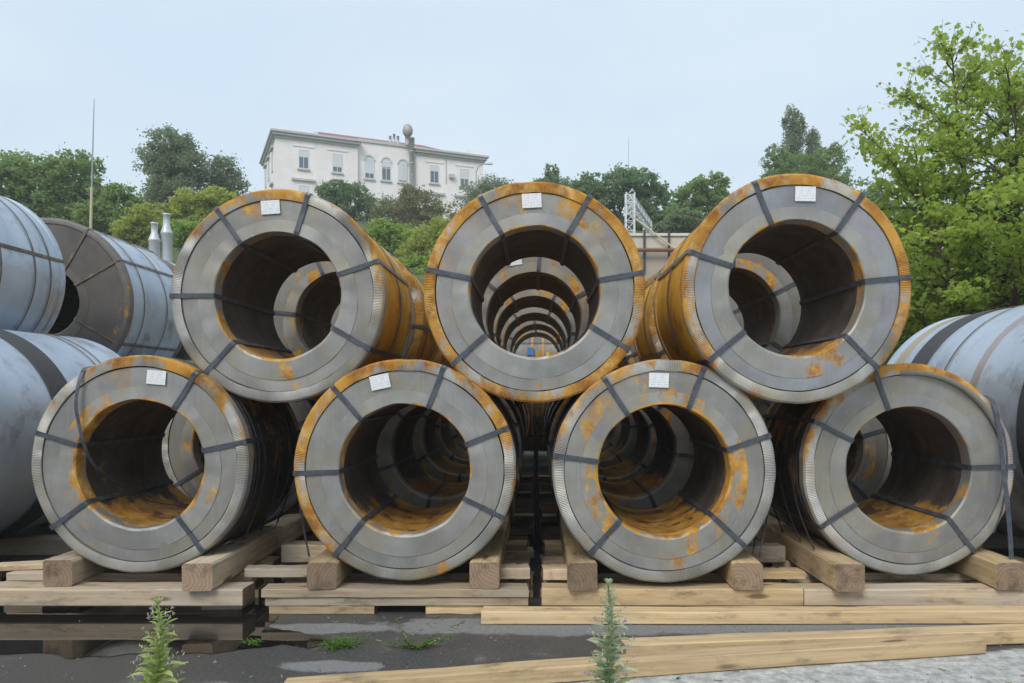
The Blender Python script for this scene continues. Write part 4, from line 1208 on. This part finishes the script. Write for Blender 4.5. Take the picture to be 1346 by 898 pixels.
# second section
cross(-1.73, -0.06, 5.00, 0.17, 2, wood_old, 'weathered top plank in front of the second lower coil')
cross(-1.70, -0.05, 5.015, 0.17, 1, wood_old, 'weathered middle plank in front of the second lower coil')
cross(-1.68, -1.02, 5.02, 0.16, 0, wood_new, 'short bottom plank below the second lower coil, left end')
cross(-0.70, -0.30, 5.03, 0.16, 0, wood_new, 'short bottom plank below the second lower coil, right end')
# third and fourth sections
cross(0.03, 1.66, 5.00, 0.17, 1, wood_new, 'yellowish thick plank in front of the third lower coil', n=2)
cross(1.665, 4.3, 5.0, 0.17, 1, wood_old, 'long weathered thick plank in front of the fourth lower coil', n=2)
cross(3.0, 3.6, 5.08, 0.16, 0, wood_dark, 'bottom packing piece under the right end of the fourth coil plank')
cross(0.06, 1.7, 5.03, 0.16, 0, wood_dark, 'bottom plank in front of the third lower coil')
cross(1.72, 2.1, 5.08, 0.16, 0, wood_dark, 'short bottom block under the left end of the fourth coil plank')
# deeper planks
sect = (('first', -3.6, -1.9), ('second', -1.72, -0.055), ('third', 0.04, 1.66), ('fourth', 1.69, 3.6))
deep = (5.42, 5.80, 6.45, 7.15, 7.9, 8.8, 9.7, 10.6, 11.6)
OT = ('second', 'third', 'fourth', 'fifth', 'sixth', 'seventh', 'eighth', 'ninth', 'tenth')
for s, x0, x1 in sect:
    for i, y in enumerate(deep):
        if s in ('first', 'fourth') and i > 4: continue
        for l in (2, 1, 0):
            if l < 2 and i > 5: continue
            j = rng.uniform(-.03, .03)
            cross(x0 + j, x1 + j, y + 0.012 * l, 0.19, l, (wood_old, wood_new, wood_dark)[(i + l) % 3] if i else wood_old, layer_name(l) + ' plank of the ' + OT[i] + ' cross stack back under the ' + s + ' lower file')
# extra boards lying on the planks between the coils, seen in the gaps
def gap_board(x0, x1, y, wd, z, h, mat, label, yaw=0):
    timber('packing_board', label, 'board', ((x0 + x1) / 2, y + wd / 2, z), x1 - x0, wd, h, yaw, mat)
gap_board(-0.30, -0.055, 5.25, 0.15, PT + .001, 0.075, wood_old, 'packing board right of the second lower coil, nearest the slot')
gap_board(0.035, 0.26, 5.22, 0.15, PT + .001, 0.075, wood_old, 'packing board left of the third lower coil, nearest the slot')
gap_board(-1.95, -1.40, 5.30, 0.12, PT + .001, 0.06, wood_dark, 'grey packing board in the gap between first and second lower coils')
gap_board(-1.85, -1.36, 5.75, 0.15, PT + .001, 0.13, wood_old, 'brown packing block deeper between first and second lower coils')
gap_board(1.40, 1.76, 5.25, 0.12, PT + .001, 0.05, wood_new, 'packing board in the gap between third and fourth lower coils')
gap_board(1.36, 1.78, 5.75, 0.15, PT + .001, 0.12, wood_dark, 'dark packing block deeper between third and fourth lower coils')
# stowage under the side coils
for i, (x, y, w_, lbl) in enumerate(((-4.74, 5.7, 1.7, 'nearest plank under the black-banded coil'), (-4.74, 6.9, 1.7, 'farther plank under the black-banded coil'),
                                 (-4.76, 8.4, 1.7, 'plank under the second coil of the lower left file'), (-4.76, 10.6, 1.7, 'plank under the third coil of the lower left file'))):
    timber('cross_plank', lbl, 'plank', (x, y, 0.0), w_, 0.2, 0.148, 0, wood_dark)
timber('loose_board', 'loose grey board lying beside the bearer at the left edge', 'board', (-3.75, 5.55, 0.166), 0.75, 0.14, 0.035, 14, wood_old)
for i, (y, lbl) in enumerate(((5.6, 'nearest plank under the large right coil'), (7.2, 'farther plank under the large right coil'))):
    timber('cross_plank', lbl, 'plank', (4.24, y, 0.0), 1.6, 0.2, 0.158, 0, wood_dark)
# black webbing hanging in the slot

ws = MB().tube(spline([(0.0, 6.6, 1.15), (-0.01, 6.55, 0.8), (0.0, 6.5, 0.45), (0.0, 6.48, 0.17)], 6), 0.022, 6)
tag(ws.build('lashing_strap', plain('black_webbing', (0.02, 0.02, 0.022), 0.8)), 'black lashing strap hanging in the slot between the middle lower coils', 'strap')

# long new timbers on the asphalt
tA = timber('long_timber', 'long straight new timber lying along the plank stack at right', 'timber', (1.72, 4.86, 0.004), 4.1, 0.13, 0.078, 0.2, wood_new, 'new timbers on the ground')
tB = timber('long_timber', 'new timber at the right, behind the nearest one and reaching the frame edge', 'timber', (2.04, 4.41, 0.004), 3.2, 0.13, 0.075, 6.6, wood_new, 'new timbers on the ground')
tC = timber('long_timber', 'nearest new timber lying slantwise across the foreground', 'timber', (0.62, 3.97, 0.004), 3.6, 0.12, 0.078, 11.0, wood_new, 'new timbers on the ground', bow=0.02)

# ------------------------------------------------------------------ weeds
stem_m = plain('weed_stem', (0.26, 0.33, 0.15), 0.7)
weed_leaf = leaf_mat('weed_leaf', (0.28, 0.36, 0.09), (0.54, 0.61, 0.27), 0.35)
pale_leaf = leaf_mat('weed_leaf_pale', (0.25, 0.31, 0.15), (0.55, 0.60, 0.42), 0.3)
flower_m = plain('purple_flower', (0.34, 0.24, 0.46), 0.6, 0, 0.3, 90)
grass_m = leaf_mat('tuft_green', (0.05, 0.12, 0.02), (0.16, 0.28, 0.05), 0.35)
def leaf_blade(m, p, d, L, W, droop, curl=0.15, n=5):
    """one lanceolate leaf, folded on its midrib"""
    d = d.normalized()
    s = d.cross(Vector((0, 0, 1))).normalized()
    V, Fc = [], []
    for i in range(n + 1):
        f = i / n
        w_ = W * math.sin(math.pi * (0.12 + 0.86 * f)) ** 0.8 * 0.5
        c = p + d * L * f + Vector((0, 0, -droop * L * f * f))
        V += [c - s * w_ + Vector((0, 0, w_ * 0.5)), c, c + s * w_ + Vector((0, 0, w_ * 0.5))]
    for i in range(n):
        Fc += [(i * 3, i * 3 + 1, i * 3 + 4, i * 3 + 3), (i * 3 + 1, i * 3 + 2, i * 3 + 5, i * 3 + 4)]
    m.add(V, Fc)
def weed(x, y, h, seed, label, lm, lean, flowers, lsize, fsize):
    rr = random.Random(seed)
    t = empty('flowering_weed', (x, y, 0))
    tag(t, label, 'weed')
    def sp(f):
        return Vector((lean * f * h + 0.008 * math.sin(f * 9), 0.01 * math.sin(f * 7 + 1), f * h))
    MB().tube([sp(k / 12) for k in range(13)], [0.0085 - 0.0055 * k / 12 for k in range(13)], 7).build('stem', stem_m, t, True)
    lv, fw, bud = MB(), MB(), MB()
    n = 66
    for i in range(n):
        f = 0.22 + 0.76 * (i / n)
        a = i * 2.399 + rr.uniform(-.3, .3)
        L = lsize * (0.22 + min(1.0, (1 - f) / 0.42) ** 0.8) * rr.uniform(0.8, 1.15)
        d = Vector((math.cos(a), math.sin(a), rr.uniform(0.6, 1.0)))
        p = sp(f)
        leaf_blade(lv, p, d, L, L * 0.27, rr.uniform(0.15, 0.5))
        leaf_blade(lv, p + Vector((0, 0, 0.006)), Vector((math.cos(a + .7), math.sin(a + .7), 0.9)), L * 0.55, L * 0.17, 0.3)
        leaf_blade(lv, p + Vector((0, 0, -0.004)), Vector((math.cos(a - .9), math.sin(a - .9), 0.7)), L * 0.6, L * 0.17, 0.3)
        # cyme: side shoot with buds
        if f > 0.35:
            e = p + d.normalized() * L * 0.85
            for q in range(5):
                b = p.lerp(e, 0.45 + 0.14 * q) + Vector((rr.gauss(0, .003), rr.gauss(0, .003), 0.006 + rr.gauss(0, .002)))
                leaf_blade(lv, b, Vector((rr.uniform(-1, 1), rr.uniform(-1, 1), 1.2)), 0.013, 0.005, 0.1, n=3)
            if rr.random() < flowers:
                for q in range(rr.randint(1, 2)):
                    c = e + Vector((rr.gauss(0, .004), rr.gauss(0, .004), rr.gauss(0.004, .003)))
                    ax = (d + Vector((0, 0, 0.4))).normalized()
                    u = ax.cross(Vector((0, 0, 1))).normalized(); v = ax.cross(u)
                    V = [c - ax * fsize * 0.6]
                    for k in range(10):
                        r = fsize * (0.55 if k % 2 else 0.32)
                        V.append(c + ax * fsize * (0.35 if k % 2 else 0.2) + (u * math.cos(k * .628) + v * math.sin(k * .628)) * r)
                    fw.add(V, [(0, 1 + k, 1 + (k + 1) % 10) for k in range(10)])
    # top rosette
    for k in range(12):
        a = k * 2.4
        leaf_blade(lv, sp(1.0), Vector((math.cos(a), math.sin(a), rr.uniform(1.2, 2.4))), lsize * 0.3, lsize * 0.09, 0.1)
    lv.build('leaves', lm, t)
    if fw.v: tag(fw.build('flowers', flower_m, t), kind='stuff')
weed(-1.235, 2.6, 0.70, 1, 'purple-flowered green weed spike in the foreground at left', weed_leaf, -0.01, 0.5, 0.11, 0.013)
weed(0.245, 2.6, 0.765, 2, 'pale weed spike in the foreground before the third lower coil', pale_leaf, -0.02, 0.3, 0.10, 0.009)
def tuft(px, py, n, L, seed, label, flat=0.4):
    Y = CAMZ * F / (py - CY)
    x = (px - CX) * Y / F
    rr = random.Random(seed)
    m, st = MB(), MB()
    for i in range(n):
        a = rr.uniform(0, 6.283)
        p = Vector((rr.gauss(0, L * 0.35), rr.gauss(0, L * 0.2), 0))
        d = Vector((math.cos(a), math.sin(a), rr.uniform(0.3, 1.4) * flat * 2))
        leaf_blade(m, p, d, L * rr.uniform(0.4, 1.0), 0.008, rr.uniform(0.1, 0.6), n=3)
    t = empty('grass_tuft', (x, Y, 0.003))
    m.build('blades', grass_m, t)
    tag(t, label, 'weed')
    return t
def sprawl(px, py, seed, label, stems):
    Y = CAMZ * F / (py - CY)
    x = (px - CX) * Y / F
    rr = random.Random(seed)
    t = empty('sprawling_weed', (x, Y, 0.003))
    tag(t, label, 'weed')
    st, lv = MB(), MB()
    for (ex, ez, ey) in stems:
        P = spline([(0, 0, 0), (ex * 0.4, ey * 0.4, ez * 0.25), (ex, ey, ez)], 8)
        st.tube(P, [0.003 * (1 - k / len(P)) + 0.0008 for k in range(len(P))], 4)
        for p in P[2:]:
            for q in range(4):
                a = rr.uniform(0, 6.283)
                leaf_blade(lv, p, Vector((math.cos(a), math.sin(a), rr.uniform(0.2, 1))), rr.uniform(0.015, 0.035), 0.008, 0.3, n=3)
    st.build('stems', stem_m, t)
    lv.build('leaves', grass_m, t)
tuft(330, 846, 26, 0.08, 4, 'tiny bright grass tuft at the puddle edge, leftmost', 0.25)
tuft(445, 850, 110, 0.13, 5, 'bright green grass tuft below the second lower coil', 0.35)
sprawl(545, 853, 6, 'sprawling small weed with long stems right of the grass tuft', [(-0.10, 0.14, 0.05), (-0.05, 0.06, -0.05), (0.08, 0.05, -0.04), (0.20, 0.06, 0.0), (0.26, 0.13, 0.04), (0.1, 0.05, 0.06), (-0.15, 0.03, 0.0)])
tuft(890, 0 + 893, 10, 0.03, 8, 'minute sprig on the cement by the nearest timber', 0.3)

# pebbles and crumbs on the asphalt: uncountable
peb = MB()
pr = random.Random(9)
for i in range(420):
    x, y = pr.uniform(-3.2, 2.8), pr.uniform(3.3, 4.9)
    s = pr.choice((0.003, 0.004, 0.005, 0.006, 0.009))
    if pr.random() < 0.02: s = 0.014
    V = [(x + s * pr.uniform(.6, 1), y, .001), (x, y + s * pr.uniform(.6, 1), .001), (x - s * pr.uniform(.6, 1), y, .001), (x, y - s * pr.uniform(.6, 1), .001), (x + pr.uniform(-.3, .3) * s, y, .001 + s * pr.uniform(.5, .9))]
    peb.add(V, [(0, 1, 4), (1, 2, 4), (2, 3, 4), (3, 0, 4)])
tag(peb.build('gravel', plain('pebble', (0.20, 0.195, 0.185), 0.9, 0, 0.5, 6)), 'scattered small pebbles on the asphalt', kind='stuff')

# wood chips and splinters lying about: uncountable
ch = MB()
for i in range(110):
    x, y = pr.uniform(-1.3, 2.9), pr.choice((pr.uniform(3.6, 4.9), pr.uniform(4.6, 4.98)))
    L, W_, a = pr.uniform(0.004, 0.022), pr.uniform(0.0015, 0.005), pr.uniform(0, 3.14)
    c_, s_ = math.cos(a), math.sin(a)
    P = [(x + c_ * u * L - s_ * v * W_, y + s_ * u * L + c_ * v * W_) for u, v in ((-1, -1), (1, -0.6), (0.9, 0.8), (-0.8, 1))]
    ch.add([(p[0], p[1], 0.002) for p in P] + [(p[0], p[1], 0.006) for p in P], [(4, 5, 6, 7), (0, 1, 5, 4), (1, 2, 6, 5), (2, 3, 7, 6), (3, 0, 4, 7)])
tag(ch.build('wood_chips', plain('chip_wood', (0.27, 0.22, 0.15), 0.9, 0, 0.5, 9)), 'wood chips scattered on the asphalt', kind='stuff')

# thin summer haze over yard and hill
hz = bpy.data.materials.new('haze')
hz.use_nodes = True
hz.node_tree.nodes.clear()
ho = hz.node_tree.nodes.new('ShaderNodeOutputMaterial')
hv = hz.node_tree.nodes.new('ShaderNodeVolumePrincipled')
hv.inputs['Color'].default_value = (0.88, 0.93, 1.0, 1)
hv.inputs['Density'].default_value = 0.0015
hv.inputs['Anisotropy'].default_value = 0.0
hz.node_tree.links.new(hv.outputs[0], ho.inputs['Volume'])
tag(MB().box(-320, 320, -320, 320, -1.2, 32).build('haze', hz), kind='stuff')
